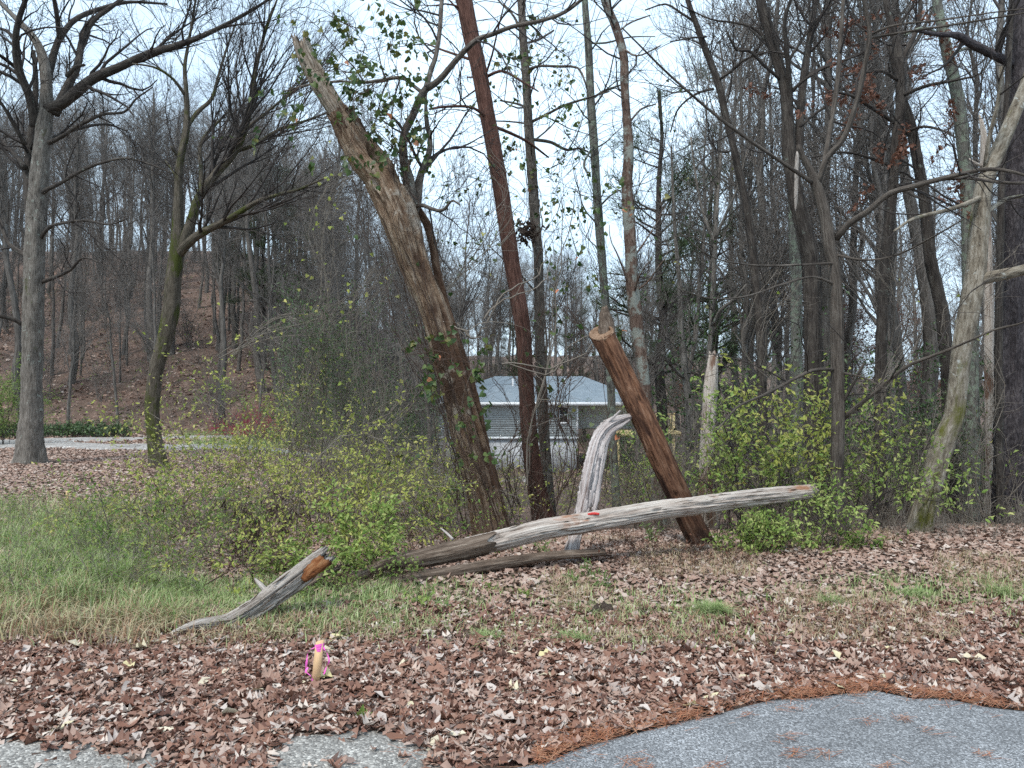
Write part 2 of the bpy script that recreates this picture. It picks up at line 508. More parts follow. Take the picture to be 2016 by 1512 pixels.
M['wood_snag'] = bark_mat('wood_snag', [(0.1, (0.047, 0.027, 0.016)), (0.35, (0.172, 0.105, 0.066)), (0.6, (0.312, 0.222, 0.152)), (0.95, (0.468, 0.390, 0.312))], 42, stretch=0.07, bstr=1.0, bdist=0.02, patch=((0.094, 0.053, 0.034), 4.0, 0.50, 0.60), lichen=((0.42, 0.35, 0.28), 2.6, 0.6))
M['wood_bare'] = bark_mat('wood_bare', [(0.1, (0.085, 0.062, 0.043)), (0.4, (0.315, 0.248, 0.190)), (0.95, (0.571, 0.495, 0.409))], 60, stretch=0.05, bstr=1.0)
M['wood_rot'] = bark_mat('wood_rot', [(0.1, (0.018, 0.010, 0.006)), (0.5, (0.084, 0.045, 0.027)), (0.95, (0.198, 0.132, 0.090))], 40, stretch=0.25, bstr=1.0)
M['wood_post'] = bark_mat('wood_post', [(0.1, (0.020, 0.010, 0.008)), (0.35, (0.085, 0.040, 0.024)), (0.65, (0.19, 0.095, 0.055)), (0.95, (0.31, 0.21, 0.15))], 34, stretch=0.12, bstr=0.9, patch=((0.04, 0.019, 0.013), 5, 0.52, 0.62), damp=(65.1, 66.4, (0.022, 0.012, 0.009)))
M['wood_log'] = bark_mat('wood_log', [(0.1, (0.098, 0.061, 0.045)), (0.35, (0.353, 0.295, 0.254)), (0.9, (0.541, 0.492, 0.443))], 48, stretch=0.035, bstr=0.8, patch=((0.295, 0.156, 0.098), 5, 0.6, 0.68))
M['wood_grey'] = bark_mat('wood_grey', [(0.1, (0.056, 0.040, 0.032)), (0.4, (0.288, 0.248, 0.216)), (0.9, (0.496, 0.456, 0.416))], 55, stretch=0.04, bstr=1.0)
M['wood_pink'] = bark_mat('wood_pink', [(0.1, (0.111, 0.076, 0.068)), (0.4, (0.357, 0.306, 0.289)), (0.9, (0.544, 0.493, 0.468))], 60, stretch=0.03, bstr=1.0)
M['wood_dark'] = bark_mat('wood_dark', [(0.1, (0.030, 0.020, 0.015)), (0.5, (0.132, 0.096, 0.072)), (0.95, (0.304, 0.243, 0.193))], 55, stretch=0.05, bstr=1.0)
M['wood_orange'] = bark_mat('wood_orange', [(0.1, (0.049, 0.014, 0.006)), (0.5, (0.189, 0.070, 0.025)), (0.95, (0.294, 0.168, 0.084))], 40, stretch=0.3, bstr=1.0)
M['wood_pale'] = bark_mat('wood_pale', [(0.1, (0.136, 0.093, 0.068)), (0.4, (0.399, 0.340, 0.289)), (0.95, (0.595, 0.535, 0.476))], 40, stretch=0.08, bstr=0.8, patch=((0.170, 0.102, 0.072), 4, 0.55, 0.62))
M['cut_end'] = plain_mat('cut_end', (0.13, 0.075, 0.045), (0.30, 0.20, 0.135), 40)
M['twig_grey'] = plain_mat('twig_grey', (0.050, 0.044, 0.039), (0.110, 0.098, 0.085), 3)
M['twig_dark'] = plain_mat('twig_dark', (0.025, 0.021, 0.019), (0.066, 0.055, 0.050), 3)
M['twig_red'] = plain_mat('twig_red', (0.045, 0.027, 0.021), (0.096, 0.066, 0.051), 3)
M['twig_far'] = plain_mat('twig_far', (0.122, 0.108, 0.097), (0.199, 0.179, 0.163), 1)
M['twig_pale'] = plain_mat('twig_pale', (0.120, 0.099, 0.078), (0.216, 0.186, 0.156), 4)
M['berry_red'] = plain_mat('berry_red', (0.20, 0.03, 0.05), (0.38, 0.08, 0.10), 4)
G = lambda *c: [(k / max(1, len(c) - 1), x) for k, x in enumerate(c)]
M['leaf_yellow'] = leaf_mat('leaf_yellow', G((0.291, 0.336, 0.067), (0.448, 0.470, 0.112), (0.224, 0.302, 0.062), (0.582, 0.526, 0.179), (0.370, 0.403, 0.101)), 0.45)
M['leaf_lime'] = leaf_mat('leaf_lime', G((0.17, 0.27, 0.06), (0.27, 0.37, 0.09), (0.40, 0.45, 0.15), (0.20, 0.30, 0.07), (0.48, 0.48, 0.19)), 0.4)
M['leaf_green'] = leaf_mat('leaf_green', G((0.088, 0.165, 0.033), (0.165, 0.253, 0.055), (0.286, 0.330, 0.099), (0.110, 0.198, 0.039)))
M['leaf_dark'] = leaf_mat('leaf_dark', G((0.028, 0.062, 0.019), (0.052, 0.100, 0.028), (0.085, 0.133, 0.043), (0.038, 0.076, 0.024)), 0.2, 0.45, 0.4)
M['leaf_vine'] = leaf_mat('leaf_vine', G((0.032, 0.063, 0.018), (0.054, 0.099, 0.023), (0.099, 0.135, 0.032), (0.045, 0.077, 0.027), (0.198, 0.180, 0.045)), 0.3, 0.5, 0.4)
M['leaf_salmon'] = leaf_mat('leaf_salmon', G((0.55, 0.20, 0.10), (0.60, 0.30, 0.18)), 0.3)
M['leaf_oak'] = leaf_mat('leaf_oak', G((0.105, 0.045, 0.030), (0.180, 0.083, 0.053), (0.135, 0.060, 0.038), (0.225, 0.112, 0.075)), 0.3)
M['leaf_dead'] = leaf_mat('leaf_dead', G((0.045, 0.03, 0.025), (0.10, 0.07, 0.05)), 0.1)
LIT = G((0.60, 0.50, 0.44), (0.085, 0.042, 0.032), (0.19, 0.09, 0.062), (0.30, 0.175, 0.13), (0.14, 0.062, 0.042), (0.42, 0.29, 0.23), (0.22, 0.105, 0.07), (0.52, 0.42, 0.36), (0.28, 0.15, 0.105), (0.12, 0.06, 0.045), (0.36, 0.215, 0.155), (0.66, 0.58, 0.50), (0.20, 0.088, 0.055), (0.44, 0.32, 0.26))
M['litter'] = leaf_mat('litter', LIT, 0.12, 0.75, 0.25, 0.35)
M['litter_far'] = leaf_mat('litter_far', G((0.20, 0.12, 0.09), (0.36, 0.25, 0.20), (0.27, 0.165, 0.125), (0.52, 0.43, 0.37), (0.30, 0.185, 0.14), (0.42, 0.31, 0.25), (0.24, 0.14, 0.10)), 0.1, 0.8)
M['leaf_cream'] = leaf_mat('leaf_cream', G((0.55, 0.47, 0.32), (0.66, 0.58, 0.44), (0.60, 0.52, 0.26)), 0.15, 0.75, 0.25, 0.25)
M['leaf_brown'] = leaf_mat('leaf_brown', G((0.17, 0.08, 0.05), (0.30, 0.165, 0.115), (0.22, 0.105, 0.07), (0.36, 0.22, 0.16)), 0.12, 0.7, 0.3, 0.35)
M['leaf_silver'] = leaf_mat('leaf_silver', G((0.44, 0.37, 0.33), (0.54, 0.47, 0.42), (0.42, 0.33, 0.28)), 0.12, 0.7, 0.3, 0.3)
M['grass'] = leaf_mat('grass', G((0.154, 0.231, 0.066), (0.275, 0.363, 0.132), (0.396, 0.451, 0.220), (0.209, 0.297, 0.099), (0.495, 0.495, 0.286)), 0.3, 0.6)
M['straw'] = leaf_mat('straw', G((0.38, 0.30, 0.19), (0.52, 0.43, 0.29), (0.42, 0.38, 0.22), (0.30, 0.20, 0.12), (0.34, 0.19, 0.12), (0.40, 0.42, 0.22)), 0.25, 0.7)
M['needles'] = leaf_mat('needles', G((0.20, 0.075, 0.04), (0.38, 0.15, 0.075), (0.28, 0.10, 0.05), (0.45, 0.24, 0.14), (0.16, 0.08, 0.055)), 0.0, 0.7)
M['weed'] = leaf_mat('weed', G((0.10, 0.17, 0.05), (0.18, 0.26, 0.08), (0.14, 0.21, 0.07)), 0.3)
M['pine'] = leaf_mat('pine', G((0.035, 0.06, 0.03), (0.06, 0.09, 0.04), (0.08, 0.11, 0.05)), 0.2)

# ------------------------------------------------------------------ the ground
def sm(a, b, x):
    t = np.clip((x - a) / (b - a), 0, 1)
    return t * t * (3 - 2 * t)

def ground(x, y):
    x = np.asarray(x, float); y = np.asarray(y, float)
    ys = np.maximum(y, 0.5)
    u = x / ys
    wl = sm(-0.06, -0.36, u)                                  # 1 = the field side
    wr = sm(0.25, 0.5, u)
    left = -0.02 * np.clip(y - 5, 0, 28) + 0.36 * np.clip(y - 33, 0, 36) * sm(32, 38, y) + 0.2 * np.clip(y - 69, 0, 40)
    crest = 7.4 + 0.5 * wr
    mid = -0.106 * np.clip(y - crest, 0, 33) + 0.14 * np.clip(y - 58, 0, 70) * sm(57, 64, y)
    rgt = -0.13 * np.clip(y - 7.9, 0, 30) + 0.10 * np.clip(y - 48, 0, 60) * sm(47, 55, y)
    cr = mid * (1 - wr) + rgt * wr
    z = left * wl + cr * (1 - wl)
    near = sm(3.9, 5.0, y)
    z = z + near * (0.016 * np.sin(x * 1.3 + 0.6 * y) + 0.012 * np.sin(2.1 * x - 1.7 * y + 1) + 0.006 * np.sin(4.3 * x + 3.1 * y)) * (1 + sm(30, 45, y) * 6)
    z = z + 0.10 * sm(5.2, 7.3, y) * sm(0.35, 0.62, u) * sm(11, 8, y)
    z = np.where(y < 0.5, 0.0, z)
    return z

def pxy(x, y):
    z = ground(x, y)
    return CX + F * x / y, CY + F * (H - z) / y

def grassness(x, y):
    """1 = grass grows here, 0 = leaf litter (a pattern of the ground itself)"""
    px, py = pxy(x, np.maximum(y, 2.5))
    n = 0.5 + 0.25 * np.sin(2.3 * x + 1.1 * y) + 0.25 * np.sin(1.1 * x - 2.7 * y + 2)
    a = sm(430, 180, px) * sm(975, 1030, py) * sm(1275, 1225, py)            # lush slope beside the thicket
    b = sm(1120, 700, px) * sm(1115, 1165, py) * sm(1300, 1235, py)          # strip in front of the logs
    c = 0.6 * n * sm(700, 900, px) * sm(1120, 1160, py) * sm(1310, 1260, py)
    d = 0.35 * n * sm(1300, 1500, px) * sm(1110, 1150, py) * sm(1260, 1210, py)
    e = 0.9 * sm(320, 420, px) * sm(700, 560, px) * sm(846, 852, py) * sm(885, 876, py)
    e2 = 0.8 * sm(560, 640, px) * sm(900, 840, px) * sm(820, 840, py) * sm(885, 876, py)
    return np.clip(np.maximum.reduce([a, b, c, d, e, e2]), 0, 1)

def axis(fine0, fine1, step, far0, far1, g=1.12):
    a = list(np.arange(fine0, fine1 + 1e-6, step))
    s = step
    while a[-1] < far1: s *= g; a.append(a[-1] + s)
    s = step
    while a[0] > far0: s *= g; a.insert(0, a[0] - s)
    return np.array(a)

xs = axis(-6, 6, 0.15, -420, 420, 1.07)
ysv = axis(2.6, 9.5, 0.10, -60, 600, 1.045)
X, Y = np.meshgrid(xs, ysv)
Z = ground(X, Y)
Z += np.where((Y > 3.6) & (Y < 12), RNG.normal(0, 0.006, Z.shape), 0)
# the dug spot in the bank: a shallow scoop behind a heap of loose soil
def dug(x, y): return np.exp(-(((x - 1.02) / 0.30) ** 2 + ((y - 5.36) / 0.13) ** 2))
Z -= 0.10 * dug(X, Y)
nv = X.shape
idx = np.arange(X.size).reshape(nv)
fq = np.stack([idx[:-1, :-1], idx[:-1, 1:], idx[1:, 1:], idx[1:, :-1]], -1).reshape(-1, 4)

m, t, b = new_mat('soil')
geo = t.nodes.new('ShaderNodeNewGeometry'); pos = geo.outputs['Position']
vo = t.nodes.new('ShaderNodeTexVoronoi'); vo.inputs['Scale'].default_value = 11; t.links.new(pos, vo.inputs['Vector'])
r1 = ramp(t, G((0.07, 0.048, 0.038), (0.17, 0.108, 0.085), (0.11, 0.07, 0.053), (0.24, 0.17, 0.135), (0.13, 0.08, 0.062)))
sp = t.nodes.new('ShaderNodeSeparateColor'); t.links.new(vo.outputs['Color'], sp.inputs[0]); t.links.new(sp.outputs[0], r1.inputs['Fac'])
c1 = mixc(t, maprange(t, noise(t, pos, 1.5, 5), 0.4, 0.7), r1.outputs['Color'], (0.085, 0.06, 0.045))
at = t.nodes.new('ShaderNodeAttribute'); at.attribute_name = 'grassness'
gr = ramp(t, G((0.05, 0.07, 0.025), (0.13, 0.16, 0.06), (0.09, 0.12, 0.04))); t.links.new(noise(t, pos, 14, 5), gr.inputs['Fac'])
c2 = mixc(t, at.outputs['Fac'], c1, gr.outputs['Color'])
a2 = t.nodes.new('ShaderNodeAttribute'); a2.attribute_name = 'bare'
c3 = mixc(t, a2.outputs['Fac'], c2, mixc(t, noise(t, pos, 30, 5), (0.10, 0.075, 0.06), (0.25, 0.20, 0.165)))
t.links.new(c3, b.inputs['Base Color'])
bump(t, b, noise(t, pos, 35, 5, 0.7), 0.7, 0.03)
gm = np_mesh('ground', np.stack([X, Y, Z], -1).reshape(-1, 3), fq, m)
for nm, val in (('grassness', grassness(X, Y)), ('bare', dug(X, Y) * 1.3)):
    a = gm.attributes.new(nm, 'FLOAT', 'POINT'); a.data.foreach_set('value', np.clip(val, 0, 1).astype(np.float32).ravel())
tag(link('ground', gm), kind='structure')

# road sheet: its frayed edge as in the photo, carried on out of the frame
EDGE = [(1030,1512),(1090,1490),(1200,1460),(1316,1430),(1400,1413),(1450,1399),(1500,1382),(1560,1376),(1650,1371),(1720,1361),(1770,1366),(1800,1380),(1850,1375),(1900,1379),(1950,1396),(2016,1401)]
ed = []
for (px, py) in EDGE:
    y = H * F / (py - CY); ed.append(((px - CX) / F * y, y))
ed = [(-40, -6.0), (-12, 1.2), (-3, 2.35), (-1.0, 2.95)] + ed + [(3.2, 3.72), (4.5, 3.9), (9, 4.3), (40, 6.0)]
ed = spline(np.array([(a, c, 0) for a, c in ed]), 420)
ed[:, 1] += RNG.normal(0, 0.008, len(ed))
def road_edge(x): return np.interp(x, ed[:, 0], ed[:, 1])
rows = [0.0, 0.05, 0.3, 1.5, 6, 40]
rv = np.concatenate([np.stack([ed[:, 0], ed[:, 1] - d_, np.full(len(ed), 0.018 if k else 0.006) + 0.0 * ed[:, 0]], 1) for k, d_ in enumerate(rows)])
ne = len(ed)
rf = np.concatenate([np.stack([k*ne + np.arange(ne-1), (k+1)*ne + np.arange(ne-1), (k+1)*ne + np.arange(1, ne), k*ne + np.arange(1, ne)], 1) for k in range(len(rows) - 1)])
def asphalt(name, lo, hi, sc, bs):
    m, t, b = new_mat(name)
    g = t.nodes.new('ShaderNodeNewGeometry'); p = g.outputs['Position']
    v1 = t.nodes.new('ShaderNodeTexVoronoi'); v1.inputs['Scale'].default_value = sc; t.links.new(p, v1.inputs['Vector'])
    sp = t.nodes.new('ShaderNodeSeparateColor'); t.links.new(v1.outputs['Color'], sp.inputs[0])
    r = ramp(t, [(0.0, lo), (0.45, tuple((a + c) / 2 for a, c in zip(lo, hi))), (0.8, hi), (1.0, tuple(min(0.75, x * 1.6) for x in hi))]); t.links.new(sp.outputs[0], r.inputs['Fac'])
    c = mixc(t, maprange(t, noise(t, p, 2.2, 5), 0.35, 0.7, 0.0, 0.5), r.outputs['Color'], tuple(x * 0.75 for x in lo))
    t.links.new(c, b.inputs['Base Color'])
    mi = t.nodes.new('ShaderNodeMath'); mi.operation = 'MULTIPLY'; mi.inputs[1].default_value = -1; t.links.new(v1.outputs['Distance'], mi.inputs[0])
    bump(t, b, mi.outputs[0], bs, 0.006)
    b.inputs['Roughness'].default_value = 0.85
    return m
M['asphalt'] = asphalt('asphalt', (0.10, 0.10, 0.103), (0.31, 0.313, 0.32), 150, 0.9)
M['old_asphalt'] = asphalt('old_asphalt', (0.14, 0.13, 0.12), (0.36, 0.34, 0.31), 95, 1.0)
tag(link('road', np_mesh('road', rv, rf[:, ::-1], M['asphalt'])), kind='structure')
# worn edge of old pavement under the leaves
oe = spline(np.array([(-40, 3.6, 0), (-6, 3.5, 0), (-2.6, 3.46, 0), (-1.9, 3.52, 0), (-1.3, 3.40, 0), (-0.8, 3.54, 0), (-0.35, 3.50, 0), (-0.22, 3.2, 0), (0.0, 2.9, 0)]), 120)
ov = np.concatenate([np.column_stack([oe[:, 0], oe[:, 1] - d_, np.full(120, 0.011 if k else 0.004)]) for k, d_ in enumerate((0, 0.06, 1.2, 12))])
of = np.concatenate([np.stack([k*120 + np.arange(119), (k+1)*120 + np.arange(119), (k+1)*120 + np.arange(1, 120), k*120 + np.arange(1, 120)], 1) for k in range(3)])
tag(link('road_shoulder', np_mesh('road_shoulder', ov, of[:, ::-1], M['old_asphalt'])), kind='structure')

# driveways winding past the field
def strip(name, pts, lift, mat):
    c = spline(np.array([(a, d, w_) for a, d, w_ in pts]), 70)
    tg = nrm(np.gradient(c[:, :2], axis=0)); nn = np.stack([-tg[:, 1], tg[:, 0]], 1)
    L = []
    for k in np.linspace(-1, 1, 9):
        q = c[:, :2] + nn * (c[:, 2] * 0.5 * k)[:, None]
        L.append(np.column_stack([q, ground(q[:, 0], q[:, 1]) + lift - 0.10 * (abs(k) == 1)]))
    v = np.concatenate(L)
    f = np.concatenate([np.stack([k*70 + np.arange(69), k*70 + np.arange(1, 70), (k+1)*70 + np.arange(1, 70), (k+1)*70 + np.arange(69)], 1) for k in range(8)])
    return tag(link(name, np_mesh(name, v, f[:, ::-1], mat)), kind='structure')
M['gravel'] = asphalt('gravel', (0.20, 0.18, 0.165), (0.40, 0.375, 0.35), 25, 0.8)
strip('driveway', [(-30, 24.5, 3), (-18, 25.0, 3.0), (-13, 24.4, 2.6), (-9.3, 23.7, 2.4), (-6.4, 25.5, 2.4), (-4.6, 30, 3), (-2.2, 36, 4), (1.2, 41.2, 4)], 0.05, M['gravel'])
strip('driveway_fork', [(-19, 26.3, 2.4), (-14.5, 28.4, 2.0), (-11, 30.4, 1.8), (-8, 31.8, 1.6), (-5, 32.6, 1.5)], 0.075, M['gravel'])

# ------------------------------------------------------------------ trees
def lv(den, lens, ang=(0.5, 1.1), K=5, rf=0.55, rmin=0.003, up=0.1, wig=0.2, sides=3, t0=0.15, cap=100000, droop=0.0):
    return dict(den=den, lens=lens, ang=ang, K=K, rf=rf, rmin=rmin, up=up, wig=wig, sides=sides, t0=t0, cap=cap, droop=droop)

OAKY = [lv(2.8, (0.5, 1.7), (0.5, 1.2), 7, 0.5, 0.006, 0.12, 0.24, 4), lv(4.2, (0.3, 0.9), (0.5, 1.1), 5, 0.6, 0.0035, 0.08, 0.26), lv(4.8, (0.2, 0.6), (0.4, 1.0), 4, 0.6, 0.0024, 0.05, 0.22)]
BIGOAK = [lv(2.3, (0.8, 2.2), (0.5, 1.1), 7, 0.45, 0.009, 0.10, 0.22, 4), lv(3.4, (0.5, 1.3), (0.5, 1.1), 5, 0.55, 0.006, 0.06, 0.24), lv(4.2, (0.3, 0.8), (0.4, 1.0), 4, 0.6, 0.0042, 0.04, 0.22)]
FAN = [lv(3.4, (1.0, 2.8), (0.3, 0.9), 7, 0.5, 0.009, 0.2, 0.10, 4), lv(3.8, (0.7, 1.8), (0.25, 0.7), 5, 0.6, 0.0055, 0.1, 0.09), lv(3.4, (0.4, 1.0), (0.25, 0.7), 4, 0.6, 0.0042, 0.08, 0.08)]
SPARSE = [lv(2.2, (0.5, 1.5), (0.5, 1.2), 6, 0.5, 0.005, 0.1, 0.22, 4), lv(3.2, (0.25, 0.8), (0.5, 1.1), 5, 0.6, 0.003, 0.06, 0.25), lv(3.4, (0.12, 0.4), (0.4, 1.0), 4, 0.6, 0.002, 0.04, 0.22)]

def twig_levels(mb, P0, R0, spec, rg):
    lastp, lastr = P0, R0
    allp = []
    for k, s in enumerate(spec):
        L = np.linalg.norm(np.diff(lastp, axis=1), axis=2).sum()
        n = min(s['cap'], int(L * s['den']))
        p, r = grow(lastp, lastr, n, s['t0'], 1.0, s['lens'], s['ang'], s['K'], s['rf'], s['rmin'], s['up'], s['wig'], rg, droop=s['droop'])
        tubes(mb, p, r, s['sides'])
        lastp, lastr = p, r
        allp.append((p, r))
    return allp

def px_path(pts, d0, d1):
    pts = np.asarray(pts, float)
    l = np.concatenate([[0], np.cumsum(np.hypot(np.diff(pts[:, 0]), np.diff(pts[:, 1])))])
    dd = d0 + (d1 - d0) * l / l[-1]
    p = np.stack([P(a[0], a[1], q) for a, q in zip(pts, dd)])
    return p, pts[:, 2] * dd / F * 0.45

SEED = [100]
def tree(name, label, trunk, d, dt=0.0, limbs=(), mat='bark_grey', twig='twig_grey', spec=OAKY, auto=None, sides=18, ridge=0.05, lump=0.04, flare=0.35, cat='tree', group=None, limbmat=None, jag=0.0, dents=(), from_trunk=0.6, step=0.06):
    SEED[0] += 1
    seed = SEED[0]
    rg = np.random.default_rng(seed)
    p, r = px_path(trunk, d, d + dt)
    gz = float(ground(p[0, 0], p[0, 1]))
    lean = (p[0] - p[1]) / max(0.2, abs(p[0, 2] - p[1, 2]))
    foot = p[0] + lean * max(0.0, p[0, 2] - gz); foot[2] = gz
    if p[0, 2] - gz > 0.12:
        p = np.vstack([foot, p]); r = np.concatenate([[r[0] * 1.08], r])
    below = p[0] + nrm(lean) * 0.15; below[2] = min(p[0, 2], gz) - 0.12
    base = np.array([p[0, 0], p[0, 1], gz])
    p = np.vstack([below, p]); r = np.concatenate([[r[0] * 1.1], r])
    t = thing(name, label, cat, base, group)
    mb = MB()
    pp, rr = bark_tube(mb, p, r, sides, step, ridge, 9, lump, flare, seed, jag=jag, dents=dents)
    part('trunk', mb, M[mat], t)
    lines = []
    for k, lb in enumerate(limbs):
        pts, d1 = lb[0], lb[1]
        p0 = P(pts[0][0], pts[0][1], d)
        j = np.argmin(np.hypot((pp[:, 0] / pp[:, 1] - p0[0] / d) * 3, (pp[:, 2] - H) / pp[:, 1] - (p0[2] - H) / d))
        q, qr = px_path(pts, pp[j, 1], pp[j, 1] + d1)
        mb = MB()
        qp, qq = bark_tube(mb, q, qr, max(7, min(14, int(qr[0] * 160))), 0.09, 0.06, 6, 0.05, 0, seed * 7 + k, cap=True)
        part('limb', mb, M[limbmat or mat], t)
        lines.append((qp, qq))
    if auto:
        n, ta, tb, lens, ang, rf, up, wig = auto
        a, b_ = spline(np.column_stack([pp, rr]), 24)[:, :3], spline(np.column_stack([pp, rr]), 24)[:, 3]
        gp, grr = grow(a[None], b_[None], n, ta, tb, lens, ang, 9, rf, 0.008, up, wig, rg, taper=0.2)
        for k in range(n):
            mb = MB(); tubes(mb, gp[k:k+1], grr[k:k+1], 6)
            part('limb', mb, M[limbmat or mat], t)
            lines.append((gp[k], grr[k]))
    if from_trunk is not None:
        k0 = int(len(pp) * from_trunk)
        if len(pp) - k0 > 4: lines.append((pp[k0:], rr[k0:] * 0.5))
    if spec and lines:
        P0, R0 = resample(lines, 14)
        mb = MB()
        lev = twig_levels(mb, P0, R0, spec, rg)
        if mb.n: part('twigs', mb, M[twig], t, 'stuff')
    else:
        lev = []
    return t, (pp, rr), lines, lev

# two big field trees
T1 = tree('oak_tree', 'tall pale grey bare tree with spreading crown beside the gravel drive', [(58,918,62),(61,860,50),(62,780,43),(65,640,41),(68,520,41),(73,420,39),(80,320,36),(88,240,30),(92,180,24),(86,120,20),(70,80,15),(40,45,12),(5,10,9),(-60,-60,7)], 18.0, 0.0,
    [([(92,215,26),(128,200,23),(180,158,21),(243,128,18),(300,104,16),(347,90,14),(400,70,11),(451,45,9),(520,5,6),(600,-50,4)], -2.0),
     ([(108,225,20),(132,174,18),(153,128,15),(162,80,13),(185,40,11),(215,17,9),(270,-25,6)], 1.0),
     ([(92,170,20),(100,125,16),(118,76,13),(149,38,11),(208,14,9),(258,4,7),(330,8,4)], 2.0),
     ([(118,76,12),(112,30,10),(105,-10,8),(90,-80,5)], -1.0),
     ([(70,250,22),(58,190,19),(38,139,17),(31,76,14),(38,35,12),(52,-10,9),(60,-90,6)], -1.5),
     ([(62,420,26),(57,350,22),(60,280,18),(68,215,14),(70,150,11),(66,100,8)], 1.0),
     ([(50,330,12),(25,300,10),(0,275,9),(-60,250,6)], 1.5),
     ([(50,285,10),(30,250,8),(0,200,7),(-50,150,5)], -1.0),
     ([(78,472,9),(95,450,8),(115,441,7),(167,434,6),(215,442,4),(250,430,3)], -2.0),
     ([(69,389,10),(95,372,9),(118,361,8),(167,333,7),(210,318,6),(250,312,5),(300,325,4),(340,342,3)], -1.5),
     ([(88,285,11),(120,270,9),(150,250,8),(200,226,7),(245,220,5),(268,195,4),(300,172,3)], -1.0),
     ([(92,280,9),(115,268,8),(160,252,7),(210,245,5),(250,258,3)], 2.0),
     ([(55,505,12),(30,490,10),(15,476,9),(2,440,8),(-10,400,6)], 0.5),
     ([(80,556,9),(110,545,8),(139,531,7),(163,508,5),(200,520,3),(240,555,2)], -1.0),
     ([(48,640,10),(25,628,9),(-10,618,8),(-40,590,6)], -0.5),
     ([(38,139,10),(15,120,8),(-20,95,6)], -1.0),
     ([(31,80,9),(12,60,7),(-12,55,5)], 0.5),
     ([(132,150,10),(150,132,8),(166,128,6)], -0.4)],
    'bark_grey', 'twig_dark', BIGOAK, sides=26, ridge=0.06, lump=0.07, flare=0.4, from_trunk=0.75, limbmat='bark_dark')  # limbs take a darker bark than the trunk: backlit shade put into the colour
T2 = tree('elm_tree', 'crooked moss-covered bare tree with a fan of fine twigs beside the drive', [(314,922,40),(306,880,34),(302,845,31),(300,795,30),(308,726,31),(323,674,32),(335,621,34),(342,552,33),(347,510,32),(350,470,28),(351,420,21),(352,347,17),(355,312,16),(366,262,14),(368,220,12),(366,174,10),(364,130,8),(372,80,6),(385,0,4),(390,-80,2)], 17.0, 0.0,
    [([(352,500,24),(368,462,22),(380,425,20),(392,389,18),(424,344,17),(462,299,15),(483,250,13),(497,191,10),(503,139,8),(520,70,6),(545,0,4)], -0.5),
     ([(350,503,20),(372,478,19),(399,458,17),(451,431,13),(503,399,10),(548,383,7),(590,372,5),(640,350,3)], -2.5),
     ([(368,250,10),(390,220,9),(417,194,8),(430,150,6),(445,100,5),(470,30,3)], 1.0),
     ([(462,299,9),(500,285,8),(550,255,7),(610,235,5),(660,215,3)], -1.0),
     ([(392,389,10),(396,340,9),(395,285,8),(420,250,6),(450,220,4)], 1.2),
     ([(366,190,8),(340,155,6),(305,133,5),(260,125,3)], -0.8),
     ([(483,255,8),(520,225,6),(570,185,5),(620,150,3)], 0.6),
     ([(352,310,7),(343,298,6),(337,288,5)], -0.2),
     ([(346,345,6),(335,330,4),(325,315,3)], 0.4)],
    'bark_moss', 'twig_dark', FAN, sides=22, ridge=0.05, lump=0.05, flare=0.2, from_trunk=0.7)

# the dead leaning trunk with its broken bare top and a live shoot
d0 = 8.3
SN = thing('dead_leaning_trunk', 'tall dead barkless trunk leaning over the thicket with a broken splintered top', 'dead tree', P(972, 1050, d0))
snag = [(974,1075,88),(964,1025,80),(952,970,74),(938,915,70),(921,850,66),(898,760,64),(871,675,62),(850,600,60),(829,550,62),(810,500,66),(795,455,78),(782,415,82),(764,380,74),(745,340,74),(724,315,76),(702,282,68),(684,250,58),(668,224,48)]
q, qr = px_path(snag, d0, d0 - 0.5)
mb = MB()
bark_tube(mb, q, qr * 0.97, 72, 0.03, 0.045, 12, 0.08, 0.15, 11, jag=0.09, cracks=26,
          dents=[(4.24, 2.25, 0.13, 0.42, 0.88), (4.0, 2.9, 0.10, 0.4, 0.4), (1.6, 2.45, 1.3, 0.16, 0.45), (3.1, 2.35, 0.8, 0.12, 0.35), (4.0, 1.2, 0.07, 0.2, 0.3), (3.75, 0.9, 0.2, 0.2, 0.25)])
snag_p = q
part('trunk', mb, M['wood_snag'], SN)
top = [(676,238,38),(661,214,40),(646,190,40),(631,165,40),(614,133,38),(602,108,36),(597,92,33)]
q, qr = px_path(top, d0 - 0.48, d0 - 0.62)
mb = MB()
bark_tube(mb, q, qr, 60, 0.025, 0.06, 14, 0.03, 0, 12, jag=0.16, cracks=18, dents=[(0.75, 1.2, 0.03, 0.2, 0.6), (0.62, 1.0, 0.02, 0.15, 0.4), (0.3, 2.0, 0.28, 0.10, 0.5), (0.45, 2.4, 0.2, 0.09, 0.4)])
part('bare_top', mb, M['wood_bare'], SN)
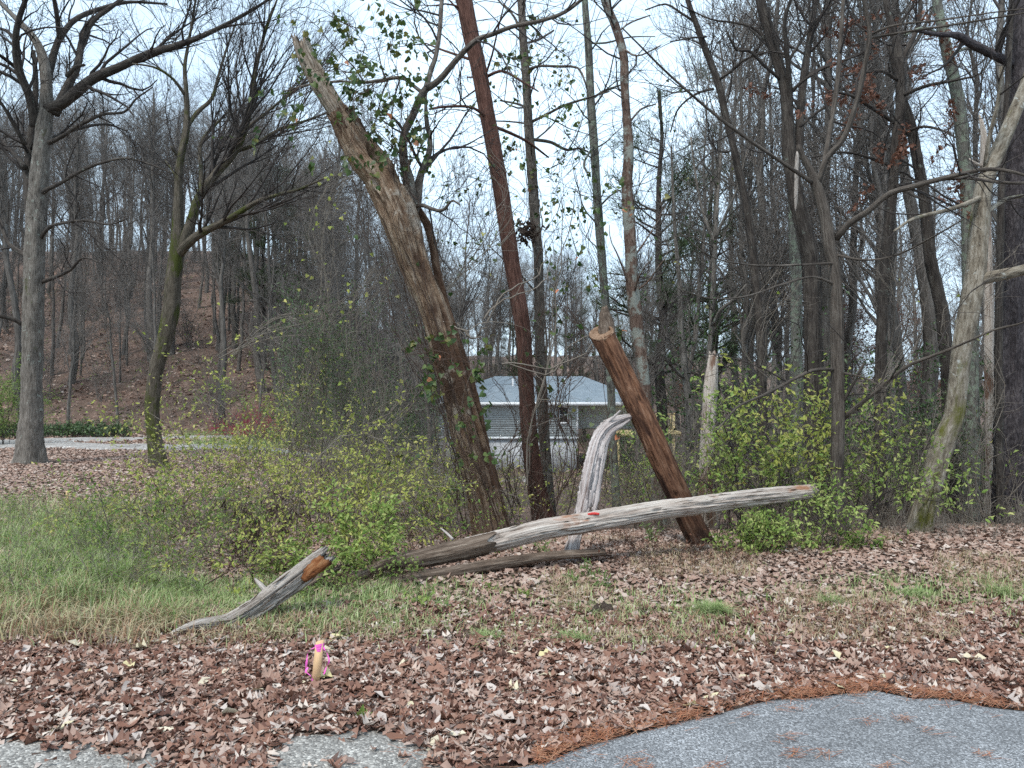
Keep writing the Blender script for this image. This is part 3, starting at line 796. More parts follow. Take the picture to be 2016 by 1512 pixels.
# crumbling bark collar below the break
mb = MB()
q, qr = px_path([(694,268,62),(684,248,60),(672,228,52)], d0 - 0.44, d0 - 0.5)
bark_tube(mb, q, qr * 0.96, 34, 0.02, 0.10, 10, 0.06, 0, 13, jag=0.06, cap=False)
part('bark_collar', mb, M['wood_rot'], SN)
mb = MB()
q, qr = px_path([(820,405,16),(845,455,18),(862,540,17),(890,640,18),(915,720,19),(938,800,20),(955,880,22),(975,960,24),(992,1045,26)], d0 - 0.12, d0 + 0.02)
bark_tube(mb, q, qr, 12, 0.05, 0.12, 6, 0.08, 0, 14)
part('bark_strip', mb, M['wood_rot'], SN)
live = [([(800,440,30),(806,400,32),(805,360,26),(797,325,21),(793,288,18),(797,258,17),(812,229,17),(827,193,17),(839,175,16)], d0 - 0.3, d0 - 0.3),
        ([(839,175,15),(865,157,13),(901,115,12),(937,80,11),(967,68,10),(1010,52,9),(1060,42,9),(1110,25,8),(1150,-5,7),(1210,-60,5)], d0 - 0.3, d0 - 1.2),
        ([(837,178,12),(848,139,11),(858,110,10),(866,56,10),(870,0,9),(880,-80,6)], d0 - 0.3, d0 + 0.5),
        ([(833,184,9),(818,172,8),(790,153,8),(740,160,7),(700,163,6),(669,160,5),(610,166,4),(560,180,3)], d0 - 0.3, d0 + 0.5),
        ([(806,440,22),(818,400,24),(828,345,16),(845,300,13),(846,270,11),(841,245,10),(838,200,6),(842,160,3)], d0 - 0.3, d0 - 0.1),
        ([(805,410,9),(830,404,9),(852,412,8),(872,414,7),(890,395,5),(905,404,3)], d0 - 0.25, d0 - 0.8),
        ([(797,262,8),(780,238,6),(758,222,5),(735,218,3)], d0 - 0.3, d0 - 0.6)]
lines = []
for k, (pt, a, b_) in enumerate(live):
    q, qr = px_path(pt, a, b_)
    mb = MB()
    lines.append(bark_tube(mb, q, qr, 12, 0.05, 0.06, 6, 0.05, 0, 30 + k))
    part('live_limb', mb, M['bark_scaly'], SN)
P0, R0 = resample(lines[1:], 14)
mb = MB()
twig_levels(mb, P0, R0, [lv(3.0, (0.4, 1.4), (0.5, 1.3), 7, 0.5, 0.004, 0.05, 0.2, 4), lv(4.5, (0.25, 0.8), (0.4, 1.1), 6, 0.6, 0.0025, 0.03, 0.2), lv(4, (0.15, 0.4), (0.4, 1.0), 4, 0.6, 0.0018, 0.0, 0.2)], np.random.default_rng(40))
part('twigs', mb, M['twig_dark'], SN, 'stuff')

tree('pine_tree', 'dark reddish leaning trunk crossing behind the pale fallen log', [(1072,1030,52),(1066,1000,42),(1047,900,36),(1036,760,33),(1028,640,33),(1008,520,34),(998,450,35),(985,370,34),(972,290,35),(958,215,34),(944,140,35),(928,70,36),(914,0,37),(890,-110,36),(870,-220,34)], 9.6, 0.0,
    [([(962,235,8),(930,212,6),(880,210,6),(845,215,4)], -0.8), ([(975,250,8),(1005,262,7),(1040,280,6),(1080,310,4)], 0.6), ([(935,120,7),(905,110,6),(870,98,5),(838,85,3)], 0.8), ([(960,150,7),(990,140,6),(1035,165,5),(1060,180,3)], -0.5)],
    'bark_red', 'twig_dark', OAKY, sides=26, ridge=0.05, flare=0.5, from_trunk=None, auto=(7, 0.5, 0.95, (0.8, 2.0), (0.9, 1.5), 0.15, 0.05, 0.15))
tree('hickory_tree', 'straight scaly grey tree beside the reddish trunk with a dead leaf clump on it', [(1080,1000,30),(1076,917,24),(1068,800,23),(1062,640,22),(1060,500,21),(1056,467,22),(1048,350,22),(1041,258,20),(1036,160,18),(1030,80,17),(1026,0,16),(1016,-150,14)], 10.2, 0.0,
    [([(1046,240,7),(1075,226,6),(1110,208,6),(1150,195,5),(1200,180,3)], -0.6), ([(1052,275,8),(1085,280,7),(1115,295,6),(1140,292,5),(1160,300,3)], 0.6), ([(1034,140,7),(1060,130,6),(1100,131,6),(1138,134,5),(1155,170,4)], -0.4), ([(1030,70,6),(1010,30,5),(985,5,4),(960,-30,3)], 0.3), ([(1044,215,6),(1020,205,5),(985,198,4)], 0.5), ([(1036,85,5),(1060,78,5),(1090,60,4)], 1.0)],
    'bark_scaly', 'twig_dark', SPARSE, sides=18, ridge=0.08, flare=0.3, auto=(8, 0.35, 0.95, (0.8, 1.8), (0.8, 1.5), 0.22, 0.1, 0.15))
tree('maple_tree', 'slim smooth grey tree rising behind the bent splintered limb', [(1216,1010,22),(1214,993,19),(1208,894,17),(1204,832,17),(1203,770,17),(1195,640,17),(1186,520,18),(1178,420,19),(1174,360,18),(1169,273,18),(1163,200,17),(1159,100,16),(1152,12,14),(1146,-120,12)], 11.0, 0.0,
    [([(1165,195,6),(1190,178,5),(1215,170,4),(1228,165,3)], 0.3), ([(1166,85,4),(1195,84,4),(1240,73,3),(1290,72,2)], -0.4), ([(1170,285,5),(1150,320,5),(1156,340,4)], -0.8)],
    'bark_lichen', 'twig_dark', SPARSE, sides=16, flare=0.2, auto=(9, 0.35, 0.95, (0.7, 1.6), (0.8, 1.5), 0.22, 0.15, 0.15))
tree('cedar_tree', 'flaky rust and grey barked tree behind the leaning sawn post', [(1312,1060,28),(1303,1047,27),(1289,909,25),(1276,830,24),(1265,720,25),(1255,650,27),(1246,569,27),(1240,460,25),(1235,367,24),(1238,298,22),(1234,230,18),(1230,170,18),(1228,112,18),(1211,50,18),(1193,7,18),(1165,-90,16)], 10.6, 0.0,
    [([(1240,240,5),(1262,215,4),(1290,205,3)], 0.5), ([(1226,95,5),(1255,110,4),(1300,90,3)], -0.6), ([(1215,65,4),(1240,45,4),(1280,30,3)], 0.3)],
    'bark_redgrey', 'twig_dark', SPARSE, sides=18, ridge=0.09, lump=0.07, flare=0.2, auto=(8, 0.4, 0.95, (0.6, 1.5), (0.8, 1.5), 0.2, 0.1, 0.15))
tree('locust_tree', 'thin dark tree leaning away with one long bowed limb high on it', [(1502,800,20),(1496,640,18),(1486,540,18),(1479,469,17),(1465,382,17),(1453,330,16),(1441,278,15),(1428,225,15),(1417,174,15),(1402,130,14),(1385,87,13),(1368,40,12),(1354,0,11),(1330,-90,9)], 11.2, 0.0,
    [([(1412,160,6),(1440,140,6),(1470,115,5),(1520,100,4)], -0.6), ([(1405,175,6),(1370,185,5),(1335,215,4),(1320,260,3)], 0.6), ([(1435,300,5),(1400,300,4),(1370,330,3)], -0.5), ([(1370,45,6),(1340,25,5),(1310,8,4),(1270,20,3)], 0.4), ([(1390,72,5),(1360,75,4),(1320,82,3)], -0.7)],
    'bark_dark', 'twig_dark', OAKY, sides=14, flare=0.1)

# right-hand bank trees
tree('ash_tree', 'grey furrowed tree growing through the yellow-green shrubs with arching limbs', [(1668,1092,56),(1656,1060,42),(1647,1025,33),(1648,960,29),(1649,882,28),(1650,800,28),(1649,726,28),(1647,621,27),(1640,517,26),(1635,503,26),(1626,434,25),(1614,385,23),(1604,355,19),(1592,328,15),(1580,306,12),(1572,285,9)], 7.9, 0.0,
    [([(1608,365,14),(1628,310,13),(1660,274,12),(1684,208,11),(1701,139,11),(1712,69,10),(1704,20,8),(1694,-30,7),(1680,-110,5)], -0.5),
     ([(1610,360,13),(1622,320,12),(1636,243,11),(1649,156,11),(1658,35,9),(1662,-20,8),(1670,-120,6)], 0.4),
     ([(1602,362,9),(1587,351,9),(1538,319,8),(1472,274,7),(1403,222,6),(1316,146,5),(1260,90,4),(1225,55,3)], -1.2),
     ([(1645,470,16),(1672,440,15),(1708,417,14),(1750,382,13),(1795,368,12),(1837,356,11),(1890,343,10),(1941,333,9),(1993,338,7),(2060,360,5)], -1.4),
     ([(1850,354,8),(1900,350,8),(1960,358,7),(2016,360,6),(2080,350,5)], -2.0),
     ([(1662,822,11),(1690,798,10),(1733,764,9),(1785,722,8),(1830,703,7),(1871,687,6),(1915,668,5),(1958,649,5),(2016,635,4),(2070,610,3)], -1.6),
     ([(1645,728,9),(1620,727,8),(1594,731,8),(1542,757,7),(1500,779,6),(1455,799,5),(1430,826,4),(1412,846,3)], -1.2),
     ([(1656,735,7),(1680,738,6),(1712,748,4),(1740,765,3)], -0.6),
     ([(1655,800,8),(1672,770,7),(1690,735,7),(1702,715,6)], -0.3),
     ([(1648,518,6),(1600,520,5),(1540,523,5),(1470,521,4),(1400,505,3),(1340,460,3)], -1.5),
     ([(1644,560,6),(1600,545,5),(1540,560,5),(1470,583,4),(1400,588,3),(1340,570,2)], -1.8),
     ([(1640,500,6),(1700,512,5),(1760,504,4),(1830,470,4),(1900,430,3)], -1.2),
     ([(1712,69,6),(1760,50,5),(1850,40,4),(1950,25,3),(2040,15,3)], -1.0),
     ([(1712,75,6),(1770,65,5),(1880,48,5),(1960,35,4),(2050,20,3)], -0.4)],
    'bark_right', 'twig_dark', [lv(1.7, (0.5, 1.4), (0.5, 1.2), 6, 0.5, 0.004, 0.1, 0.22, 4), lv(3.2, (0.25, 0.8), (0.5, 1.1), 5, 0.6, 0.0025, 0.06, 0.25), lv(3.2, (0.12, 0.4), (0.4, 1.0), 4, 0.6, 0.0018, 0.04, 0.22)], sides=26, ridge=0.07, flare=0.25, from_trunk=None)
tree('crooked_tree', 'crooked leaning tree with mossy elbow limb and a split seam at its foot', [(1800,1092,70),(1806,1070,56),(1816,1025,48),(1832,960,45),(1847,899,44),(1866,850,42),(1878,820,40),(1885,760,40),(1891,710,40),(1897,674,40),(1905,630,42),(1913,587,44),(1923,535,42),(1927,469,38),(1934,382,35),(1945,345,32),(1958,312,30),(1978,268,28),(1996,226,27),(2020,165,25),(2050,80,22),(2075,0,20)], 8.0, 0.2,
    [([(1915,560,30),(1937,548,28),(1976,540,26),(2016,531,25),(2060,515,22),(2120,470,18)], -0.4), ([(1938,385,12),(1900,402,11),(1860,415,9),(1800,430,7),(1760,455,5)], -0.9), ([(1940,330,10),(1948,270,9),(1965,200,9),(1972,130,8)], -0.3), ([(1930,430,10),(1975,395,9),(2016,385,8)], 0.5)],
    'bark_crook', 'twig_dark', SPARSE, sides=30, ridge=0.04, lump=0.08, flare=0.3, from_trunk=None, dents=[(0.45, 1.45, 0.55, 0.14, 0.3)])
tree('black_oak_tree', 'massive blackish furrowed trunk at the very edge of the bank woods', [(1986,1060,70),(1985,1030,64),(1988,900,62),(1990,700,60),(1996,500,58),(2001,350,56),(2006,200,54),(2012,60,52),(2020,-100,50)], 9.2, 0.0,
    [([(2003,130,20),(1960,110,19),(1915,88,18),(1885,70,15),(1850,68,10),(1800,60,6)], -0.8), ([(2010,420,14),(2050,380,12),(2100,330,9)], -0.5)],
    'bark_black', 'twig_dark', SPARSE, sides=30, ridge=0.08, flare=0.3, from_trunk=None)
tree('sapling', 'narrow dark stem standing against the massive blackish trunk', [(1970,1040,16),(1968,900,16),(1966,700,16),(1968,560,16),(1970,450,15),(1974,330,13),(1985,150,11),(1995,-40,9)], 8.9, 0.0, [], 'bark_dark', 'twig_dark', SPARSE, sides=12, flare=0.1, from_trunk=0.7, cat='tree')
tree('double_oak_tree', 'thick dark tree forking into steep stems with a dead splinter hanging at the fork', [(1605,1000,38),(1603,800,35),(1600,650,35),(1597,520,34),(1590,486,34),(1577,430,34),(1566,382,33),(1558,330,32),(1554,295,30),(1552,240,25),(1545,174,23),(1533,130,22),(1521,87,22),(1510,50,21),(1500,17,20),(1485,-60,18)], 10.8, 0.0,
    [([(1568,310,24),(1574,270,20),(1577,215,18),(1582,156,17),(1590,100,15),(1600,40,14),(1608,-20,12),(1615,-90,10)], 0.4),
     ([(1555,215,14),(1553,150,12),(1548,90,11),(1545,40,9),(1560,-10,7)], -0.5),
     ([(1550,190,8),(1580,160,7),(1620,135,6),(1660,120,5),(1720,95,3)], -0.7),
     ([(1540,160,8),(1500,125,7),(1475,100,7),(1450,98,6),(1430,60,4)], -0.6),
     ([(1521,100,7),(1490,60,6),(1450,45,5),(1400,38,4),(1340,10,3)], 0.4),
     ([(1552,120,7),(1590,62,6),(1620,25,5),(1650,0,3)], 0.2),
     ([(1575,250,7),(1610,220,6),(1660,190,5),(1700,170,3)], 0.6)],
    'bark_dark', 'twig_dark', OAKY, sides=22, ridge=0.09, flare=0.2, from_trunk=None)
tree('poplar_tree', 'grey lichen-blotched trunk behind the yellow-green shrubs, straight and branchless low down', [(1572,1000,26),(1571,950,25),(1570,800,24),(1568,650,24),(1567,535,24),(1563,430,24),(1560,380,23),(1556,250,20)], 12.2, 0.0, [], 'bark_lichen', 'twig_dark', None, sides=18, ridge=0.08, flare=0.2, from_trunk=None)
OAKLEAF = []
a_ = tree('leafy_oak_tree', 'dark twin-stemmed oak still holding clusters of rusty dead leaves', [(1733,1000,26),(1733,800,25),(1735,674,24),(1743,517,23),(1750,440,22),(1757,365,21),(1764,278,21),(1772,220,21),(1773,160,21),(1770,121,20),(1764,80,17),(1752,40,14),(1744,0,13),(1730,-90,11)], 10.4, 0.0,
    [([(1772,125,12),(1790,90,11),(1806,55,10),(1812,17,9),(1808,-40,7)], 0.4), ([(1760,240,10),(1720,215,8),(1680,190,7),(1640,180,5)], -0.9), ([(1773,190,9),(1820,170,8),(1870,160,6),(1920,150,4)], -0.9), ([(1760,330,8),(1710,310,7),(1660,300,5),(1600,310,3)], -0.8), ([(1770,160,8),(1735,140,7),(1690,145,5),(1650,150,4)], -0.5), ([(1765,270,8),(1810,250,6),(1850,255,5),(1880,270,3)], -0.8), ([(1757,360,7),(1790,380,6),(1830,400,4)], -0.7)],
    'bark_dark', 'twig_dark', OAKY, sides=18, ridge=0.07, flare=0.2, from_trunk=None)
OAKT = [leaf_template([0.03, 0.3, 0.18, 0.62, 0.3, 0.55, 0.03], curl=c, bend=b_, fold=f_) for c, b_, f_ in ((0.6, 0.5, 0.3), (-0.4, 0.8, 0.5), (0.9, -0.3, 0.1))]
mb = MB()
rg = np.random.default_rng(55)
cl = [(1.0, *c) for c in []]
cand_p, cand_r = a_[3][1]
cpx = CX + F * cand_p[:, 2, 0] / cand_p[:, 2, 1]; cpy = CY + F * (H - cand_p[:, 2, 2]) / cand_p[:, 2, 1]
k = (np.sin(cpx * 0.031) + np.sin(cpy * 0.043 + cpx * 0.011) > -0.3)
leaves_on(mb, OAKT, cand_p[k], cand_r[k], 1300, (0.05, 0.085), rg, 0.3, 0.02, 0.6, 0.3)
part('leaves', mb, M['leaf_oak'], a_[0], 'stuff')
tree('beech_tree', 'dark straight tree slanting behind the oak with rusty leaves', [(1872,1000,30),(1868,800,28),(1858,639,27),(1848,585,26),(1837,535,26),(1830,500,25),(1823,417,24),(1809,330,22),(1792,243,20),(1778,200,16),(1765,150,12),(1750,90,9)], 10.9, 0.0, [], 'bark_dark', 'twig_dark', SPARSE, sides=18, ridge=0.08, flare=0.2, from_trunk=0.6)
tree('lichen_tree', 'stout grey-green lichen-covered trunk tapering high above the mossy elbow', [(1912,1010,34),(1912,800,32),(1910,600,31),(1907,451,29),(1905,380,28),(1900,320,27),(1896,278,26),(1890,230,26),(1885,191,25),(1875,145,24),(1865,104,23),(1855,55,21),(1847,17,20),(1832,-80,18)], 10.2, 0.0,
    [([(1858,75,8),(1820,55,7),(1780,70,5)], -0.4), ([(1870,110,8),(1905,95,7),(1950,110,5)], 0.3)], 'bark_lichen', 'twig_dark', SPARSE, sides=20, ridge=0.06, flare=0.2, from_trunk=None)
tree('broken_tree', 'bleached broken tree top with a torn splinter above the mossy limb', [(1950,1000,20),(1948,800,19),(1946,600,19),(1943,470,19),(1941,400,20),(1940,330,19),(1938,290,15),(1936,262,12),(1932,240,7)], 9.7, 0.0, [([(1938,330,7),(1915,318,5),(1908,312,3)], 0)], 'wood_pale', 'twig_pale', None, sides=14, ridge=0.09, flare=0.1, jag=0.15, from_trunk=None, cat='dead tree')
tree('forked_tree', 'grey tree forking low between the leaning sawn post and the bleached stump', [(1368,1000,28),(1366,944,26),(1365,880,26),(1364,830,27),(1358,790,18),(1351,755,15),(1346,700,13),(1340,640,12),(1338,560,10),(1330,470,8),(1325,380,6),(1322,290,4)], 12.6, 0.0,
    [([(1366,825,16),(1378,800,14),(1390,760,12),(1395,700,11),(1400,650,11),(1404,560,11),(1408,480,10),(1412,400,8),(1420,300,6)], 0.5), ([(1350,745,9),(1335,735,8),(1315,712,8),(1305,695,6)], -0.5), ([(1404,640,9),(1420,610,8),(1445,590,7),(1470,560,5)], -0.6), ([(1408,470,7),(1430,420,6),(1452,370,5),(1470,300,4)], -0.3), ([(1408,480,7),(1385,420,6),(1370,350,5),(1360,270,4)], 0.5)],
    'bark_grey', 'twig_grey', OAKY, sides=18, ridge=0.07, flare=0.2)
tree('dead_stump', 'bleached cream broken-off stump standing behind the fallen log', [(1391,985,38),(1390,965,34),(1391,920,32),(1393,870,31),(1397,800,29),(1400,750,26),(1403,715,20),(1404,703,17)], 10.0, 0.0, [], 'wood_pale', 'twig_pale', None, sides=26, ridge=0.07, lump=0.08, flare=0.15, jag=0.10, from_trunk=None, cat='stump', step=0.04)

# ------------------------------------------------------------------ logs, post, splintered limb, stakes
t = thing('leaning_post', 'barkless dark rust-coloured log leaning upright with a sawn top', 'log', P(1384, 1072, 7.75))
axis_px = [(1392,1092,54),(1378,1062,52),(1340,982,51),(1300,897,51),(1262,815,51),(1225,738,50),(1198,682,51),(1184,655,52)]
q, qr = px_path(axis_px, 7.75, 7.75)
ax = nrm(q[-1] - q[-2]); cut = nrm(ax + np.array([0.12, -0.55, 0.0]))
mb = MB(); bark_tube(mb, q, qr, 64, 0.026, 0.03, 12, 0.05, 0.12, 21, dents=[(1.25, 0.15, 0.05, 0.25, 0.25), (0.7, 1.2, 0.03, 0.2, 0.2), (1.7, 1.9, 0.04, 0.2, 0.2)], cap=False, cutn=cut, cracks=26); part('trunk', mb, M['wood_post'], t)
# sawn face: outer rim, recessed heart, torn splinter ("hinge") standing at the back
e, er = q[-1], qr[-1]
n1 = nrm(np.cross(ax, REF)); n2 = np.cross(ax, n1)
mb = MB(); A = np.arange(40) / 40 * 2 * np.pi
rings = []
for k, (rr_, h_) in enumerate([(1.0, -0.03), (1.015, 0.004), (0.90, 0.007), (0.86, -0.018), (0.3, -0.03)]):
    off = (n1 * np.cos(A)[:, None] + n2 * np.sin(A)[:, None]) * er * rr_
    rings.append(e + off - ax * (off @ cut / (ax @ cut))[:, None] + cut * (h_ + RNG.normal(0, 0.003, 40)[:, None]))
v = np.vstack(rings + [e[None] - cut * 0.03])
f = np.concatenate([np.stack([k*40 + np.arange(40), k*40 + (np.arange(40)+1) % 40, (k+1)*40 + (np.arange(40)+1) % 40, (k+1)*40 + np.arange(40)], 1) for k in range(4)])
tr = np.stack([160 + np.arange(40), 160 + (np.arange(40)+1) % 40, np.full(40, 200)], 1)
mb.add(v, [f, tr]); part('sawn_face', mb, M['cut_end'], t)
mb = MB()
q2, r2 = px_path([(1196,668,38),(1194,645,36),(1191,625,28),(1190,608,14)], 7.81, 7.79)
bark_tube(mb, q2, r2, 16, 0.015, 0.12, 8, 0.05, 0, 22, jag=0.05, flat=0.3)
part('torn_splinter', mb, M['wood_dark'], t)

t = thing('splintered_limb', 'bleached split limb bent over at its top and propped against the sawn post', 'broken limb', P(1120, 1112, 7.05))
mb = MB()
q, qr = px_path([(1117,1118,30),(1124,1090,27),(1134,1050,25),(1143,1015,27),(1152,975,30),(1161,930,32),(1171,885,30),(1181,858,27),(1196,840,22),(1216,828,18),(1243,819,12)], 6.9, 7.72)
bark_tube(mb, q, qr * 0.92, 56, 0.018, 0.20, 18, 0.05, 0, 23, flat=0.42, jag=0.03, cracks=20); part('main_strand', mb, M['wood_pink'], t)
mb = MB()
q, qr = px_path([(1169,1004,10),(1173,985,15),(1177,950,17),(1184,905,17),(1191,872,15),(1204,850,12),(1226,836,8),(1240,826,6)], 7.2, 7.7)
bark_tube(mb, q[::-1], qr[::-1], 16, 0.02, 0.16, 9, 0.04, 0, 24, flat=0.5, jag=0.08); part('torn_strand', mb, M['wood_pink'], t)
mb = MB()
for k, (a, c) in enumerate([((1160,1000),(1163,965)), ((1152,1010),(1156,985)), ((1166,998),(1170,970)), ((1206,842),(1238,812)), ((1110,1112),(1126,1075)), ((1128,1116),(1132,1085))]):
    q, qr = px_path([(a[0], a[1], 3), ((a[0]+c[0])/2 + 1, (a[1]+c[1])/2, 6), (c[0], c[1], 4)], 7.05 + 0.0 * k, 7.05 + 0.0 * k)
    if k == 3: q[:, 1] += 0.55
    if k > 3: q[:, 1] -= 0.15
    bark_tube(mb, q, qr, 7, 0.02, 0.1, 4, 0.05, 0, 60 + k, flat=0.5)
part('splinters', mb, M['wood_pink'], t, 'stuff')
# red tag lying on the log
t = thing('fallen_log', 'long pale barkless log lying slantwise across the bank in front of the leaning post', 'log', P(1140, 1060, 6.9))
lg = [(905,1082,40),(935,1075,42),(1000,1060,44),(1075,1042,43),(1140,1032,43),(1215,1018,41),(1300,1003,40),(1360,997,39),(1437,986,37),(1510,977,36),(1560,972,34),(1598,968,31)]
q, qr = px_path(lg, 6.5, 7.5)
mb = MB()
log_p, log_r = bark_tube(mb, q, qr * 0.99, 72, 0.026, 0.05, 14, 0.05, 0, 25, cracks=46, jag=0.08, dents=[(0.33, 1.2, 0.05, 0.3, 0.3), (0.92, 1.9, 0.03, 0.22, 0.35), (1.85, 1.4, 0.035, 0.25, 0.35), (1.5, 1.0, 0.5, 0.05, 0.22), (2.4, 0.7, 0.4, 0.05, 0.25), (0.7, 2.2, 0.4, 0.05, 0.2), (1.2, 2.4, 0.35, 0.04, 0.2), (2.9, 1.2, 0.5, 0.06, 0.2)])
part('trunk', mb, M['wood_log'], t)
mb = MB(); slivers(mb, log_p, log_r, 60, np.random.default_rng(251)); part('splinters', mb, M['wood_dark'], t, 'stuff')
mb = MB()
q, qr = px_path([(590,1176,14),(640,1160,18),(705,1135,22),(761,1110,26),(800,1103,33),(844,1096,39),(890,1086,44),(925,1078,45),(945,1073,44)], 5.95, 6.54)
bark_tube(mb, q, qr, 26, 0.03, 0.10, 14, 0.08, 0, 26, jag=0.22, cap=False); part('rotten_end', mb, M['wood_dark'], t)
mb = MB()
q, qr = px_path([(868,1040,3),(880,1050,5),(892,1062,6)], 6.7, 6.5); bark_tube(mb, q, qr, 7, 0.03, 0.1, 4, 0.05, 0, 27)
part('twig_stub', mb, M['wood_pink'], t)
tt = thing('plastic_tag', 'small red plastic tag lying on the pale log', 'tag', P(1168, 1012, 6.85))
mb = MB(); q, qr = px_path([(1157,1013,5),(1168,1011,6),(1180,1012,5)], 6.83, 6.83); bark_tube(mb, q, qr, 8, 0.01, 0.03, 3, 0.02, 0, 28, flat=0.5)
part('strip', mb, plain_mat('red_plastic', (0.45, 0.03, 0.03), (0.55, 0.06, 0.05), 5, 0.5), tt)

t = thing('rotten_log', 'dark rotten log lying low on the ground under the pale log', 'log', P(800, 1150, 6.5))
mb = MB()
q, qr = px_path([(515,1206,22),(560,1196,28),(640,1181,30),(722,1168,28),(800,1142,26),(880,1128,24),(962,1114,24),(1067,1097,20),(1190,1088,14)], 5.5, 6.95)
bark_tube(mb, q, qr, 24, 0.035, 0.13, 14, 0.10, 0, 29); part('trunk', mb, M['wood_dark'], t)
mb = MB()
q, qr = px_path([(585,1168,9),(610,1150,11),(640,1130,13),(668,1118,9)], 5.75, 6.1); bark_tube(mb, q, qr, 10, 0.03, 0.1, 5, 0.08, 0, 31); part('broken_branch', mb, M['wood_dark'], t)

t = thing('broken_log', 'grey weathered log piece with an orange rotten hollow at its raised broken end', 'log', P(420, 1235, 5.05))
mb = MB()
q, qr = px_path([(312,1258,4),(350,1243,12),(387,1232,24),(420,1228,30),(452,1224,36),(499,1200,44),(548,1165,47),(590,1134,46),(622,1108,42),(636,1097,36)], 4.78, 5.35)
lp_, lr_ = bark_tube(mb, q, qr * 0.98, 64, 0.02, 0.09, 15, 0.06, 0, 32, cracks=26, dents=[(0.62, 1.9, 0.14, 0.5, 0.25), (0.8, 1.35, 0.35, 0.06, 0.5), (0.55, 1.05, 0.25, 0.05, 0.35), (1.28, 1.75, 0.19, 0.75, 0.62)], jag=0.10, cap=True, capdip=0.06)
part('trunk', mb, M['wood_grey'], t)
mb = MB(); slivers(mb, lp_, lr_, 34, np.random.default_rng(252)); part('splinters', mb, M['wood_dark'], t, 'stuff')
# the rotten heart that shows in the broken end
mb = MB()
q, qr = px_path([(596,1143,14),(614,1125,28),(636,1106,30)], 5.2, 5.28); bark_tube(mb, q, qr, 24, 0.015, 0.2, 12, 0.12, 0, 33, jag=0.05, capdip=0.05)
part('rotten_heart', mb, M['wood_orange'], t)
mb = MB()
q, qr = px_path([(525,1165,13),(514,1152,11),(503,1141,5)], 5.2, 5.3); bark_tube(mb, q, qr, 10, 0.02, 0.1, 5, 0.05, 0, 34, jag=0.02); part('branch_stub', mb, M['wood_grey'], t)

def stake(name, label, px, py_top, py_base, wpx, d, tilt, ribbon):
    base = P(px, py_base, d); h = (py_base - py_top) * d / F; w_ = wpx * d / F
    t = thing(name, label, 'stake', base)
    mb = MB()
    q = np.array([base + [-tilt * 0.2, 0, -0.06], base + [tilt * 0.5, 0.005, h * 0.5], base + [tilt, 0.01, h]])
    n = 5; v = []
    for k in range(3):
        for (a, c) in ((-1, -0.35), (1, -0.35), (1, 0.35), (-1, 0.35)):
            v.append(q[k] + [a * w_ / 2, c * w_, 0.006 * a * (k == 2)])
    f = [[0,3,2,1],[8,9,10,11]] + [[k*4 + i, k*4 + (i+1) % 4, k*4 + 4 + (i+1) % 4, k*4 + 4 + i] for k in (0, 1) for i in range(4)]
    mb.add(v, np.array(f)); part('lath', mb, M['lath'], t, smooth=False)
    if ribbon:
        top = base + [tilt * 0.87, 0.0085, h * 0.87]
        mb = MB()                                             # three turns round the stake
        for k in range(3):
            A = np.arange(17) / 16 * 2 * np.pi
            c_ = np.stack([np.cos(A) * w_ * 0.58, np.sin(A) * w_ * 0.42, 0.006 * np.sin(A + k) + (k - 1) * 0.009], 1) + top
            v = np.vstack([c_ - [0, 0, 0.007], c_ + [0, 0, 0.007]]); v[:, :2] += (v[:, :2] - top[:2]) * 0.05 * k
            mb.add(v, np.stack([np.arange(16), np.arange(1, 17), 17 + np.arange(1, 17), 17 + np.arange(16)], 1))
        rb = part('ribbon', mb, M['ribbon'], t)
        for k, pl in enumerate([[(-0.6, -0.3, 0), (-1.3, -0.6, -0.02), (-1.5, -0.7, -0.07), (-1.7, -0.6, -0.13)], [(0.6, -0.3, 0), (1.1, -0.4, -0.03), (1.4, -0.5, -0.07), (1.05, -0.5, -0.10), (0.7, -0.5, -0.14)], [(-1.3, -0.7, -0.10), (-1.6, -0.8, -0.12), (-0.9, -0.7, -0.15), (-0.5, -0.6, -0.21)]]):
            q = spline(np.array([top + [a * w_, c * w_, z] for a, c, z in pl]), 12)
            mb = MB(); wd = np.array([0.006 + 0.002 * math.sin(k + i * 0.9) for i in range(12)])
            tw = np.array([[math.cos(0.5 * i + k), 0.6 * math.sin(0.5 * i + k), 0.15] for i in range(12)])
            v = np.vstack([q - tw * wd[:, None], q + tw * wd[:, None]])
            mb.add(v, np.stack([np.arange(11), np.arange(1, 12), 12 + np.arange(1, 12), 12 + np.arange(11)], 1))
            part('ribbon_tail', mb, M['ribbon'], rb)
m, tn_, b = new_mat('lath'); at = tn_.nodes.new('ShaderNodeTexCoord')
r1 = ramp(tn_, G((0.42, 0.24, 0.12), (0.62, 0.42, 0.24), (0.55, 0.33, 0.17))); tn_.links.new(noise(tn_, at.outputs['Object'], 90, 3, 0.5, (1, 1, 0.06)), r1.inputs['Fac']); tn_.links.new(r1.outputs['Color'], b.inputs['Base Color']); M['lath'] = m
m, tn_, b = new_mat('ribbon'); b.inputs['Base Color'].default_value = (0.80, 0.10, 0.50, 1); b.inputs['Roughness'].default_value = 0.4
r1 = ramp(tn_, G((0.82, 0.10, 0.48), (0.90, 0.22, 0.62))); at = tn_.nodes.new('ShaderNodeTexCoord'); tn_.links.new(noise(tn_, at.outputs['Object'], 60, 2), r1.inputs['Fac']); tn_.links.new(r1.outputs['Color'], b.inputs['Base Color']); M['ribbon'] = m
stake('survey_stake', 'short wooden survey stake with bright pink ribbon in the leaf litter', 621, 1263, 1348, 15, 4.08, 0.022, True)
stake('field_stake', 'tiny pale stake standing out in the leafy field', 131, 966, 1000, 5, 10.6, 0.01, False)

